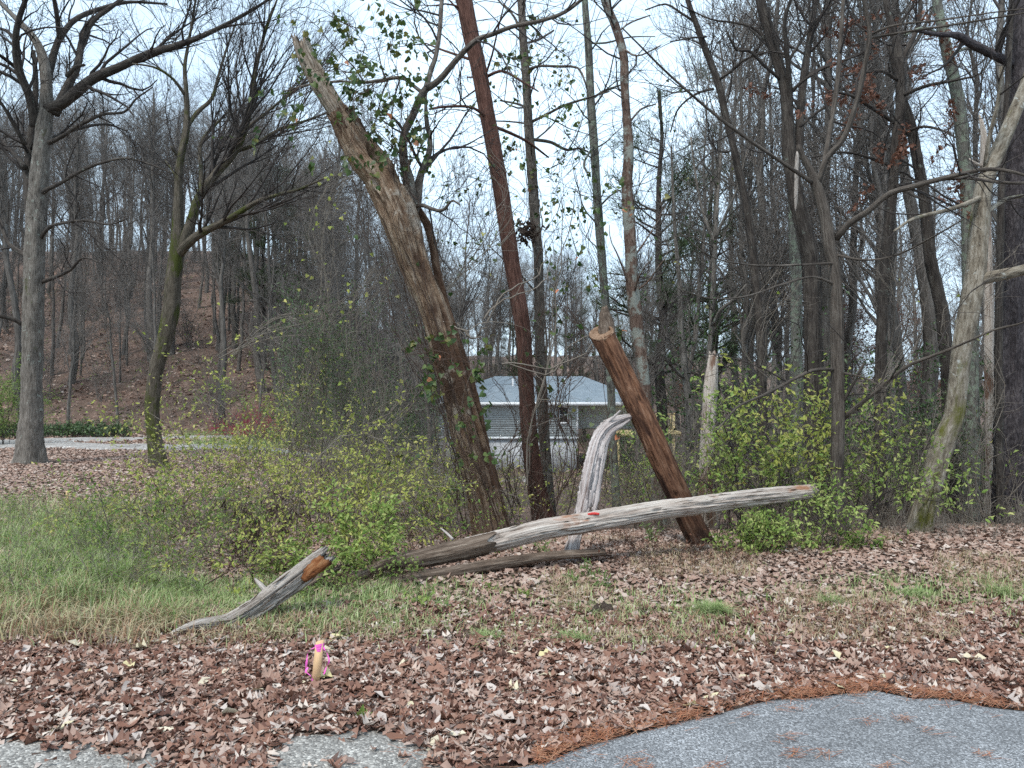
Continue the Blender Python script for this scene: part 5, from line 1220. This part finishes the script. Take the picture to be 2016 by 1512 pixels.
LEAFY = [wood_tree(310, 8, 0.07, 0.2, 14, (1.2, 2.4), (0.6, 1.2), 0.1, 0.15, leaf=('leaf_oak', 1400, (0.09, 0.15)))]
def wood(name, label, group, cat, pr, x, y, s, rz, tilt=(0, 0)):
    t = thing(name, label, cat, (x, y, float(ground(x, y))), group)
    t.rotation_euler = (tilt[0], tilt[1], rz); t.scale = (s, s, s)
    link('trunk', pr[0], t); link('crown', pr[1], t)['kind'] = 'stuff'
    if pr[2] is not None: link('leaves', pr[2], t)['kind'] = 'stuff'
    return t
rg = np.random.default_rng(21)
def spots(n, u0, u1, y0, y1, gap, rg, ypow=1.0, avoid=None):
    o = []; tries = 0
    while len(o) < n and tries < 6000:
        tries += 1
        u = rg.uniform(u0, u1); y = y0 + (y1 - y0) * rg.uniform() ** ypow
        x = u * y
        if avoid and avoid(CX + u * F, y): continue
        if all((x - a) ** 2 + (y - c) ** 2 > (gap * (0.4 + y / 60)) ** 2 for a, c in o): o.append((x, y))
    return o
for (x, y) in spots(165, -0.74, -0.10, 33.5, 70, 0.6, rg, 1.0) + spots(55, -0.74, -0.06, 70, 84, 0.5, rg, 1.0):
    wood('woodland_tree', 'slender grey bare tree, one of many on the leaf-covered hillside', 'bare trees on the leaf-covered hillside', 'tree', PROTO[rg.integers(0, 6)], x, y, rg.uniform(0.75, 1.1), rg.uniform(0, 6.3), (rg.normal(0, 0.04), rg.normal(0, 0.04)))
for (x, y) in spots(30, -0.14, 0.22, 55, 62, 0.6, rg) + spots(45, -0.14, 0.24, 62, 115, 0.9, rg):
    wood('woodland_tree', 'grey bare tree, one of many on the rise behind the house', 'bare trees on the rise behind the house', 'tree', PROTO[rg.integers(0, 6)], x, y, rg.uniform(0.8, 1.15), rg.uniform(0, 6.3), (rg.normal(0, 0.04), rg.normal(0, 0.04)))
def av(px, y): return (px < 1335 and y < 50) or (1400 < px < 1700 and y < 13)
for (x, y) in spots(70, 0.17, 0.74, 13, 62, 0.9, rg, 1.3, av):
    wood('woodland_tree', 'grey bare tree, one of many in the woods falling away behind the bank', 'bare trees in the woods behind the bank', 'tree', PROTO[rg.integers(0, 6)], x, y, rg.uniform(0.75, 1.15), rg.uniform(0, 6.3), (rg.normal(0, 0.05), rg.normal(0, 0.05)))
for (x, y) in spots(12, -0.30, 0.18, 14, 30, 1.0, rg, 1.0, lambda px, y: 905 < px < 1255):
    wood('woodland_sapling', 'thin bare sapling standing in the brush of the hollow', 'bare saplings in the hollow', 'tree', PROTO[2 if rg.uniform() < 0.5 else 4], x, y, rg.uniform(0.45, 0.7), rg.uniform(0, 6.3), (rg.normal(0, 0.06), rg.normal(0, 0.06)))
for (x, y) in spots(9, 0.2, 0.6, 18, 34, 1.2, rg, 1.0, lambda px, y: px < 1340):
    wood('leafy_sapling', 'small tree keeping rusty leaves in the woods behind the bank', 'small rusty-leaved trees behind the bank', 'tree', LEAFY[0], x, y, rg.uniform(0.4, 0.75), rg.uniform(0, 6.3))
# bare understorey bushes, copies of two prototypes
def bare_bush(seed, h, n):
    rg = np.random.default_rng(seed)
    a = rg.uniform(0, 6.283, n); d = nrm(np.column_stack([np.cos(a) * rg.uniform(0.1, 0.6, n), np.sin(a) * rg.uniform(0.1, 0.6, n), np.ones(n)]))
    q = [np.column_stack([rg.normal(0, 0.12, n), rg.normal(0, 0.12, n), np.full(n, -0.1)])]
    for k in range(6):
        d = nrm(d + rg.normal(0, 0.12, (n, 3))); q.append(q[-1] + d * (h * rg.uniform(0.6, 1.1, n) / 6)[:, None])
    p = np.stack(q, 1); r = 0.016 * np.linspace(1, 0.35, 7)[None] * rg.uniform(0.6, 1.1, n)[:, None]
    ms = MB(); tubes(ms, p, r, 4)
    mt = MB(); twig_levels(mt, p, r, [lv(4.5, (0.5, 1.2), (0.4, 1.0), 4, 0.6, 0.006, 0.15, 0.15), lv(4.5, (0.3, 0.7), (0.4, 1.0), 3, 0.6, 0.0045, 0.1, 0.15)], rg)
    return ms.mesh('stems', M['twig_far']), mt.mesh('twigs', M['twig_far'])
BB = [bare_bush(701, 3.2, 13), bare_bush(702, 2.3, 16), bare_bush(703, 4.2, 10)]
def bushes(lst, label, group, sc):
    for (x, y) in lst:
        t = thing('bare_bush', label, 'bush', (x, y, float(ground(x, y))), group)
        b_ = BB[rg.integers(0, 3)]; k_ = rg.uniform(*sc)
        t.rotation_euler = (0, 0, rg.uniform(0, 6.3)); t.scale = (k_, k_, k_)
        link('stems', b_[0], t)['kind'] = 'stuff'; link('twigs', b_[1], t)['kind'] = 'stuff'
bushes(spots(90, -0.74, -0.08, 34, 80, 0.7, rg), 'leafless twiggy bush in the understorey of the hillside', 'leafless bushes on the hillside', (0.7, 1.2))
bushes(spots(26, -0.12, 0.22, 54, 90, 0.8, rg), 'leafless twiggy bush beyond the house', 'leafless bushes beyond the house', (0.8, 1.4))
bushes(spots(60, 0.2, 0.74, 13, 50, 0.7, rg, 1.2, lambda px, y: px < 1340), 'leafless twiggy bush under the trees behind the bank', 'leafless bushes behind the bank', (0.4, 0.9))
bushes(spots(16, -0.28, -0.09, 12, 30, 0.8, rg), 'leafless twiggy bush in the brush between thicket and drive', 'leafless bushes between thicket and drive', (0.4, 0.75))
def pine_tree(seed, h, nn=15000):
    rg = np.random.default_rng(seed)
    p = np.column_stack([rg.normal(0, 0.05, 10), rg.normal(0, 0.05, 10), np.linspace(0, h, 10)]); r = np.linspace(0.16, 0.03, 10)
    mt = MB(); tubes(mt, p[None], r[None], 8)
    gp, gr = grow(p[None], r[None], 46, 0.3, 1.0, (1.2, 2.4), (1.2, 1.6), 6, 0.4, 0.015, 0.12, 0.10, rg, taper=0.3)
    tubes(mt, gp, gr, 4)
    p2, r2 = grow(gp, gr, 420, 0.3, 1.0, (0.4, 0.9), (0.4, 1.0), 4, 0.6, 0.007, 0.15, 0.12, rg)
    mc = MB(); tubes(mc, p2, r2, 3)
    NEED = [(np.array([[-0.03, 0, 0], [0.03, 0, 0.01], [0.012, 1, 0.05], [-0.012, 1, 0.03]]), np.array([[0, 1, 2, 3]]))]
    leaves_on(mc, NEED, p2, r2, nn, (0.14, 0.26), rg, 0.1, 0.05, -0.2, 0.5)
    return (mt.mesh('trunk', M['bark_dark']), mc.mesh('crown', M['pine']), None)
PINE = pine_tree(401, 11)
THINPINE = pine_tree(402, 10, 5000)
for k, (px_, y, s) in enumerate([(520, 42, 0.95), (590, 46, 1.05), (455, 50, 0.9), (640, 40, 0.8), (1010, 70, 1.0), (1130, 66, 0.9), (1330, 55, 1.0), (1475, 40, 0.9)]):
    wood('evergreen_pine', 'dark green pine standing among the bare trees', 'pines among the bare trees', 'tree', PINE, (px_ - CX) / F * y, y, s, k * 1.3)
# high pine boughs between the slim trees
for k, (px_, y, s) in enumerate([(1300, 16, 0.86), (1400, 19, 0.9)]):
    wood('sparse_pine', ['thin pine with tufted boughs behind the flaky rust and grey tree', 'thin pine with tufted boughs behind the thin dark leaning tree'][k], None, 'tree', THINPINE, (px_ - CX) / F * y, y, s, 2 + k)

# ------------------------------------------------------------------ undergrowth: brush nobody could count
def brush(name, label, n, sample, h, mat, seed, kids=4, leaf=None, r0=0.006, out=0.35):
    rg = np.random.default_rng(seed)
    x, y = sample(rg, n)
    st = np.column_stack([x, y, ground(x, y) - 0.02])
    d = nrm(np.column_stack([rg.normal(0, out, n), rg.normal(0, out, n), np.ones(n)]))
    ln = rg.uniform(h[0], h[1], n); q = [st]
    for k in range(1, 6):
        d = nrm(d + rg.normal(0, 0.16, (n, 3)) + np.array([0, 0, -0.05 * k])); q.append(q[-1] + d * (ln / 5)[:, None])
    p = np.stack(q, 1); r = (r0 * (0.5 + y / 22))[:, None] * rg.uniform(0.6, 1.1, n)[:, None] * np.linspace(1, 0.4, 6)[None]
    mb = MB(); tubes(mb, p, r, 3)
    p2, r2 = grow(p, r, n * kids, 0.25, 1, (0.15 * h[1], 0.4 * h[1]), (0.4, 1.1), 3, 0.6, 0.0022, 0.05, 0.2, rg); r2 = r2
    tubes(mb, p2, r2, 3)
    o = tag(link(name, mb.mesh(name, M[mat])), label, None, None, 'stuff')
    if leaf:
        mb = MB(); leaves_on(mb, leaf[3] if len(leaf) > 3 else SMALL, p2, r2, leaf[1], leaf[2], rg, 0.1, 0.03)
        link('leaves', mb.mesh('leaves', M[leaf[0]]), o)['kind'] = 'stuff'
    return o
def zone(u0, u1, y0, y1, pw=1.0):
    def f(rg, n):
        u = rg.uniform(u0, u1, n); y = y0 + (y1 - y0) * rg.uniform(0, 1, n) ** pw
        return u * y, y
    return f
brush('undergrowth', 'bare brown brush filling the hollow behind the logs', 620, zone(-0.26, -0.03, 8.8, 24, 1.3), (0.5, 1.5), 'twig_pale', 501, 5, ('leaf_yellow', 3600, (0.03, 0.055)))
brush('undergrowth', 'thin bare brush in front of the house', 330, zone(-0.04, 0.18, 8.8, 24, 1.3), (0.4, 1.2), 'twig_pale', 511, 5, ('leaf_yellow', 1800, (0.03, 0.05)))
brush('undergrowth', 'grey-green brush under the trees behind the bank', 1500, zone(0.16, 0.72, 8.8, 26, 1.4), (0.6, 2.0), 'twig_pale', 502, 4, ('leaf_green', 6000, (0.035, 0.07)))
brush('undergrowth', 'bare brush along the foot of the hillside', 500, zone(-0.74, -0.08, 33, 60, 1.3), (0.8, 2.4), 'twig_far', 503, 3, ('leaf_green', 3000, (0.06, 0.12)))
brush('ground_cover', 'dark green ground cover beside the drive', 800, zone(-0.74, -0.50, 29.0, 33, 1.0), (0.25, 0.7), 'twig_dark', 504, 4, ('leaf_dark', 6000, (0.08, 0.14)))
brush('undergrowth', 'tall weedy stems on the grassy slope', 190, zone(-0.68, -0.36, 5.6, 10.5, 1.2), (0.25, 0.75), 'twig_pale', 505, 6, ('leaf_green', 4200, (0.025, 0.05), NARROW), 0.003)
brush('undergrowth', 'red-brown dry weeds along the foot of the pale log', 150, zone(0.08, 0.34, 6.4, 7.5, 1.0), (0.08, 0.35), 'twig_red', 506, 4, ('leaf_oak', 250, (0.02, 0.04)), 0.003)
brush('undergrowth', 'dry stalks along the crest of the bank', 200, zone(0.36, 0.7, 7.3, 8.6, 1.0), (0.15, 0.5), 'twig_pale', 507, 4, None, 0.003)

# ------------------------------------------------------------------ leaf litter, grass, needles, weeds
def flat_leaves(mb, tm, x, y, size, rg, tilt=0.28, lift=(0.004, 0.03)):
    n = len(x)
    a = rg.uniform(0, 6.283, n)
    yd = np.column_stack([np.cos(a), np.sin(a), rg.normal(0, tilt * 0.5, n)])
    nr_ = nrm(np.column_stack([rg.normal(0, tilt, n), rg.normal(0, tilt, n), np.ones(n)]))
    z = ground(x, y) + rg.uniform(lift[0], lift[1], n)
    yd = nrm(yd)
    p = np.column_stack([x, y, z]) - yd * size[:, None] * 0.5
    scatter(mb, tm, p, yd, nr_, size, rg)
def litter_prob(x, y):
    e = road_edge(x)
    p = sm(-0.02, 0.10, y - e)
    px, py = pxy(x, y)
    wob = 14 * np.sin(px * 0.045) + 9 * np.sin(px * 0.11 + 1)
    pave = np.maximum(sm(360, 300, px + wob) * sm(-14, 14, py - (1462 + px * 0.10) + wob * 0.5), sm(1.25, 0.85, np.hypot((px - 690 + wob * 0.6) / 165, (py - 1530 + wob * 0.4) / 86)))
    p = p * (1 - 0.975 * pave)
    return p * (1 - 0.72 * grassness(x, y)) * (1 - 0.9 * np.clip(dug(x, y), 0, 1))
rg = np.random.default_rng(61)
def sample_area(rg, n, y0, y1, margin=0.72):
    y = rg.uniform(y0, y1, n * 3); x = rg.uniform(-1, 1, n * 3) * margin * y1
    k = np.abs(x) < margin * y + 0.4
    return x[k][:n], y[k][:n]
x, y = sample_area(rg, 36000, 3.0, 5.5)
k = rg.uniform(0, 1, len(x)) < litter_prob(x, y)
mb = MB(); flat_leaves(mb, litter_templates(1, 25), x[k], y[k], rg.uniform(0.04, 0.10, k.sum()), rg, 0.4)
x, y = sample_area(rg, 30000, 3.0, 5.5)
k = rg.uniform(0, 1, len(x)) < litter_prob(x, y)
flat_leaves(mb, litter_templates(5, 12, True), x[k], y[k], rg.uniform(0.02, 0.055, k.sum()), rg, 0.5, (0.01, 0.04))
tag(link('leaf_litter', mb.mesh('leaf_litter', M['litter'])), 'thick brown oak leaf litter along the roadside', None, None, 'stuff')
x, y = sample_area(rg, 40000, 5.3, 9.2)
k = rg.uniform(0, 1, len(x)) < litter_prob(x, y)
mb = MB(); flat_leaves(mb, litter_templates(2, 12, True), x[k], y[k], rg.uniform(0.045, 0.09, k.sum()), rg)
u = rg.uniform(-0.72, -0.1, 42000); yy = 8.5 + 19 * rg.uniform(0, 1, 42000) ** 1.3; xx = u * yy
px, py = pxy(xx, yy); k = rg.uniform(0, 1, 42000) > 0.8 * grassness(xx, yy)
flat_leaves(mb, litter_templates(3, 8, True), xx[k], yy[k], rg.uniform(0.06, 0.11, k.sum()), rg)
tag(link('leaf_litter', mb.mesh('leaf_litter', M['litter_far'])), 'brown leaf litter farther back on the bank and the field', None, None, 'stuff')
u = rg.uniform(-0.74, 0.74, 26000); yy = 27 + 40 * rg.uniform(0, 1, 26000) ** 1.3; xx = u * yy
mb = MB(); flat_leaves(mb, litter_templates(4, 6, True), xx, yy, rg.uniform(0.12, 0.26, 26000), rg, 0.6)
tag(link('leaf_litter', mb.mesh('leaf_litter', M['litter_far'])), 'reddish brown leaf litter covering the hillside', None, None, 'stuff')

# three hundred single leaves, the largest in view
LT = litter_templates(9, 10)
LM = {kk: [np_mesh('fallen_leaf', v - np.array([0, 0.5, 0]), f, M[kk]) for v, f in LT] for kk in ('leaf_brown', 'leaf_cream', 'leaf_silver')}
LAB = {'leaf_brown': ('curled brown oak leaf lying loose on the roadside litter', 'single brown oak leaves'), 'leaf_cream': ('pale cream oak leaf standing out on the roadside litter', 'single cream oak leaves'), 'leaf_silver': ('greyish pink upturned oak leaf on the roadside litter', 'single greyish oak leaves')}
rg = np.random.default_rng(62)
n = 0; taken = []
while n < 300:
    x = rg.uniform(-3.3, 3.6); y = 3.35 + 1.5 * rg.uniform() ** 1.3
    px, py = pxy(np.array(x), np.array(y))
    if not (10 < px < 2006 and 1150 < py < 1500) or rg.uniform() > litter_prob(np.array(x), np.array(y)): continue
    kk = rg.choice(['leaf_brown', 'leaf_cream', 'leaf_silver'], p=[0.62, 0.12, 0.26])
    o = link('fallen_leaf', LM[kk][rg.integers(0, 10)], None, (x, y, float(ground(x, y)) + 0.035))
    o.rotation_euler = (rg.normal(0, 0.22), rg.normal(0, 0.22), rg.uniform(0, 6.3)); s = rg.uniform(0.075, 0.12); o.scale = (s, s, s)
    tag(o, LAB[kk][0], 'leaf', LAB[kk][1]); n += 1

def blades(name, label, x, y, h, mat, rg, wd=0.004, lean=0.5):
    n = len(x)
    a = rg.uniform(0, 6.283, n); dr = np.column_stack([np.cos(a), np.sin(a), np.zeros(n)])
    sd_ = np.column_stack([-np.sin(a), np.cos(a), np.zeros(n)])
    b0 = np.column_stack([x, y, ground(x, y) - 0.01]); ln = rg.uniform(0.1, 1.0, n)[:, None] * lean
    hh = h[:, None]; w_ = (wd * rg.uniform(0.6, 1.3, n))[:, None]; up = np.array([0, 0, 1.0])
    m1 = b0 + up * hh * 0.5 + dr * hh * ln * 0.25; tp = b0 + up * hh * (0.98 - 0.35 * ln) + dr * hh * ln * 0.95
    v = np.stack([b0 - sd_ * w_, b0 + sd_ * w_, m1 + sd_ * w_ * 0.8, m1 - sd_ * w_ * 0.8, tp], 1)
    i = (np.arange(n) * 5)[:, None]
    me = np_mesh(name, v.reshape(-1, 3), [i + np.array([[0, 1, 2, 3]]), i + np.array([[3, 2, 4]])], M[mat])
    return tag(link(name, me), label, None, None, 'stuff')
rg = np.random.default_rng(63)
u = rg.uniform(-0.7, 0.7, 260000); y = 4.2 + 8 * rg.uniform(0, 1, 260000) ** 1.6; x = u * y
px, py = pxy(x, y); g = grassness(x, y)
cl_ = 0.5 + 0.5 * np.sin(5.1 * x + 2.3 * np.sin(3.3 * y)) * np.sin(4.7 * y + 1.9 * np.sin(2.9 * x)); cl2 = 0.5 + 0.5 * np.sin(1.3 * x + 2.1 * y + 1)
k = rg.uniform(0, 1, len(x)) < g ** 1.5 * (0.18 + 0.75 * cl_ ** 1.5)
x, y, px, py, cl_, cl2 = x[k], y[k], px[k], py[k], cl_[k], cl2[k]
tall = 0.06 + 0.16 * sm(480, 150, px) * rg.uniform(0.4, 1.2, len(x)) * (0.5 + cl_) + rg.uniform(0.0, 0.07, len(x))
dry = rg.uniform(0, 1, len(x)) < 0.12 + 0.35 * cl2 ** 2 + 0.5 * sm(1190, 1260, py)
blades('grass', 'green roadside grass on the slope and in front of the logs', x[~dry], y[~dry], tall[~dry], 'grass', rg, lean=1.1)
blades('dry_grass', 'straw coloured dry grass at the edge of the leaf litter', x[dry], y[dry], tall[dry] * 0.95, 'straw', rg, lean=1.5)
u = rg.uniform(0.05, 0.7, 26000); y = rg.uniform(4.7, 8.3, 26000); x = u * y
k = (np.sin(3.1 * x + 1.3 * y) + np.sin(1.7 * x - 2.9 * y)) > 0.3
blades('dry_grass', 'sparse dry grass and stubble on the bank under the trees', x[k], y[k], rg.uniform(0.03, 0.15, k.sum()), 'straw', rg, 0.0022, 1.5)
x = rg.uniform(-9, -5.0, 16000); y = rg.uniform(22, 30, 16000); g = grassness(x, y); k = rg.uniform(0, 1, 16000) < g
u2 = rg.uniform(-0.45, -0.10, 30000); y2 = rg.uniform(22, 40, 30000); x2 = u2 * y2; k2 = rg.uniform(0, 1, 30000) < grassness(x2, y2)
x, y = np.concatenate([x[k], x2[k2]]), np.concatenate([y[k], y2[k2]])
blades('grass', 'short green grass between the two drives', x, y, rg.uniform(0.06, 0.16, len(x)), 'grass', rg, 0.012)
# pine needles along the asphalt edge
rg = np.random.default_rng(64)
n = 10500
ex = np.concatenate([rg.uniform(0.1, 3.4, n), rg.uniform(-2.8, 3.0, 1600)]); eo = np.concatenate([rg.normal(0.02, 0.035, n) + np.abs(rg.normal(0, 0.09, n)) * (rg.uniform(0, 1, n) < 0.5), rg.uniform(-0.2, 0.5, 1600)])
cx_, co_ = rg.uniform(0.4, 2.9, 26), rg.uniform(-0.75, -0.06, 26)       # little wads on the road
w_i = rg.integers(0, 26, 420)
ex = np.concatenate([ex, cx_[w_i] + rg.normal(0, 0.03, 420)]); eo = np.concatenate([eo, co_[w_i] + rg.normal(0, 0.015, 420)])
ey = road_edge(ex) + eo; n = len(ex)
keep = rg.uniform(0, 1, n) < 0.12 + 0.6 * np.clip(0.5 + 0.5 * np.sin(3.7 * ex + 1) + 0.35 * np.sin(9.1 * ex), 0, 1); keep[-420:] = True
ex, ey = ex[keep], ey[keep]; n = len(ex)
k = ey > 2.9; ex, ey = ex[k], ey[k]; n = len(ex)
a = rg.normal(0.25, 0.75, n); L = rg.uniform(0.025, 0.085, n)
dr = np.column_stack([np.cos(a), np.sin(a), rg.normal(0, 0.12, n)]); sd_ = np.column_stack([-np.sin(a), np.cos(a), np.zeros(n)]) * 0.0011
c = np.column_stack([ex, ey, np.maximum(ground(ex, ey), 0.0) + 0.021 + rg.uniform(0, 0.018, n)])
v = np.stack([c - dr * L[:, None] * 0.5 - sd_, c - dr * L[:, None] * 0.5 + sd_, c + dr * L[:, None] * 0.5 + sd_, c + dr * L[:, None] * 0.5 - sd_], 1)
tag(link('pine_needles', np_mesh('pine_needles', v.reshape(-1, 3), (np.arange(n) * 4)[:, None] + np.arange(4)[None], M['needles'])), 'orange pine needles drifted along the asphalt edge', None, None, 'stuff')

# loose soil by the dug spot
def clod(name, label, px_, py_, wd, h, seed):
    y = H * F / (py_ - CY); x = (px_ - CX) / F * y
    return heap(name, label, 'soil heap', (x, y), wd, wd * 0.55, h, M['earth'], seed)
m, tn_, b = new_mat('earth'); g_ = tn_.nodes.new('ShaderNodeNewGeometry')
r1 = ramp(tn_, G((0.045, 0.03, 0.024), (0.11, 0.08, 0.062), (0.17, 0.13, 0.105))); nn_ = noise(tn_, g_.outputs['Position'], 60, 6, 0.75); tn_.links.new(nn_, r1.inputs['Fac']); tn_.links.new(r1.outputs['Color'], b.inputs['Base Color']); bump(tn_, b, nn_, 1.0, 0.05); M['earth'] = m
clod('soil_heap', 'dark crumbly soil heap thrown up beside the dug spot', 1180, 1206, 0.34, 0.10, 8)
clod('soil_heap', 'smaller dark soil clod at the far side of the dug spot', 1265, 1208, 0.22, 0.075, 12)

def weed(name, label, px_, py_, h, n, size, mat, rg, tm=SIMPLE, up=0.6):
    y = H * F / (py_ - CY); x = (px_ - CX) / F * y; base = np.array([x, y, float(ground(x, y))])
    t = thing(name, label, 'plant', base)
    ns = max(3, n // 9)
    p, r = stems_from(base, ns, (0.015, 0.012), h, (0.5, 0.5), rg, K=6, r0=0.0025)
    mb = MB(); tubes(mb, p, r, 4); part('stems', mb, M['weed'], t, 'stuff')
    mb = MB(); leaves_on(mb, tm, p, r, n, size, rg, 0.15, 0.008, -0.1, up); part('leaves', mb, M[mat], t, 'stuff')
rg = np.random.default_rng(65)
weed('bedstraw_plant', 'bright lime leafy weed in front of the rotten log', 825, 1198, 0.16, 70, (0.03, 0.05), 'leaf_lime', rg)
weed('bedstraw_plant', 'darker low weed beside the bright lime one', 868, 1206, 0.12, 60, (0.025, 0.04), 'weed', rg)
weed('leafy_weed', 'pale green upright weed before the foot of the splintered limb', 1124, 1146, 0.15, 60, (0.04, 0.07), 'weed', rg, NARROW)
weed('leafy_weed', 'taller green weed just past the foot of the splintered limb', 1165, 1128, 0.20, 60, (0.04, 0.07), 'weed', rg, NARROW)
weed('leafy_weed', 'dusky green weed farther along from the splintered limb', 1200, 1148, 0.17, 60, (0.035, 0.06), 'weed', rg, NARROW)
weed('leafy_weed', 'feathery green weed growing in front of the pale log', 1068, 1090, 0.28, 70, (0.04, 0.07), 'weed', rg, NARROW)
weed('leafy_weed', 'dark feathery weed against the pale log near the sawn post', 1280, 1060, 0.42, 60, (0.04, 0.08), 'weed', rg, NARROW)
weed('ground_weed', 'small round-leaved weed at the edge of the rotten log', 965, 1165, 0.10, 60, (0.025, 0.04), 'leaf_green', rg)
weed('ground_weed', 'low spreading weed just before the soil heap', 1040, 1170, 0.08, 50, (0.03, 0.05), 'leaf_green', rg)
weed('plantain', 'flat green plantain rosette near the old pavement', 716, 1416, 0.03, 34, (0.05, 0.085), 'leaf_green', rg, SIMPLE, 1.0)
weed('clover_sprig', 'single green sprig beside the pink-ribboned stake', 592, 1342, 0.05, 7, (0.035, 0.05), 'leaf_lime', rg)
weed('clover_sprig', 'green sprig in the litter close to the asphalt edge', 1220, 1416, 0.03, 9, (0.03, 0.045), 'leaf_green', rg)
weed('clover_sprig', 'yellow-green sprigs in the brown litter near the grass edge', 80, 1335, 0.06, 16, (0.03, 0.05), 'leaf_lime', rg)
def tuft(label, px_, py_, wd, n, h, mat='grass'):
    n = int(n * 1.6)
    y = H * F / (py_ - CY); x = (px_ - CX) / F * y
    o = blades('grass_tuft', None, x + wd * rg.uniform(-1, 1, n) * rg.uniform(0.3, 1, n), y + wd * 0.6 * rg.uniform(-1, 1, n), rg.uniform(0.5, 1.1, n) * h, mat, rg, 0.003, 1.7)
    tag(o, label, 'grass tuft', None, 'thing')
tuft('grey-green grass tuft on the bank beyond the dug spot', 1402, 1212, 0.085, 500, 0.15)
tuft('yellowish grass tuft farther along the bank toward the crooked tree', 1640, 1195, 0.10, 260, 0.11)
tuft('sparse green tuft on the bank below the crooked tree', 1800, 1180, 0.12, 260, 0.11)
tuft('grass tuft at the rim of the bank below the blackish trunk', 1970, 1180, 0.10, 220, 0.12)
tuft('tuft of green grass in the leaves before the rotten log', 960, 1262, 0.10, 260, 0.10)
tuft('tuft of mixed grass in the leaves near the soil heap', 1130, 1262, 0.11, 260, 0.10)
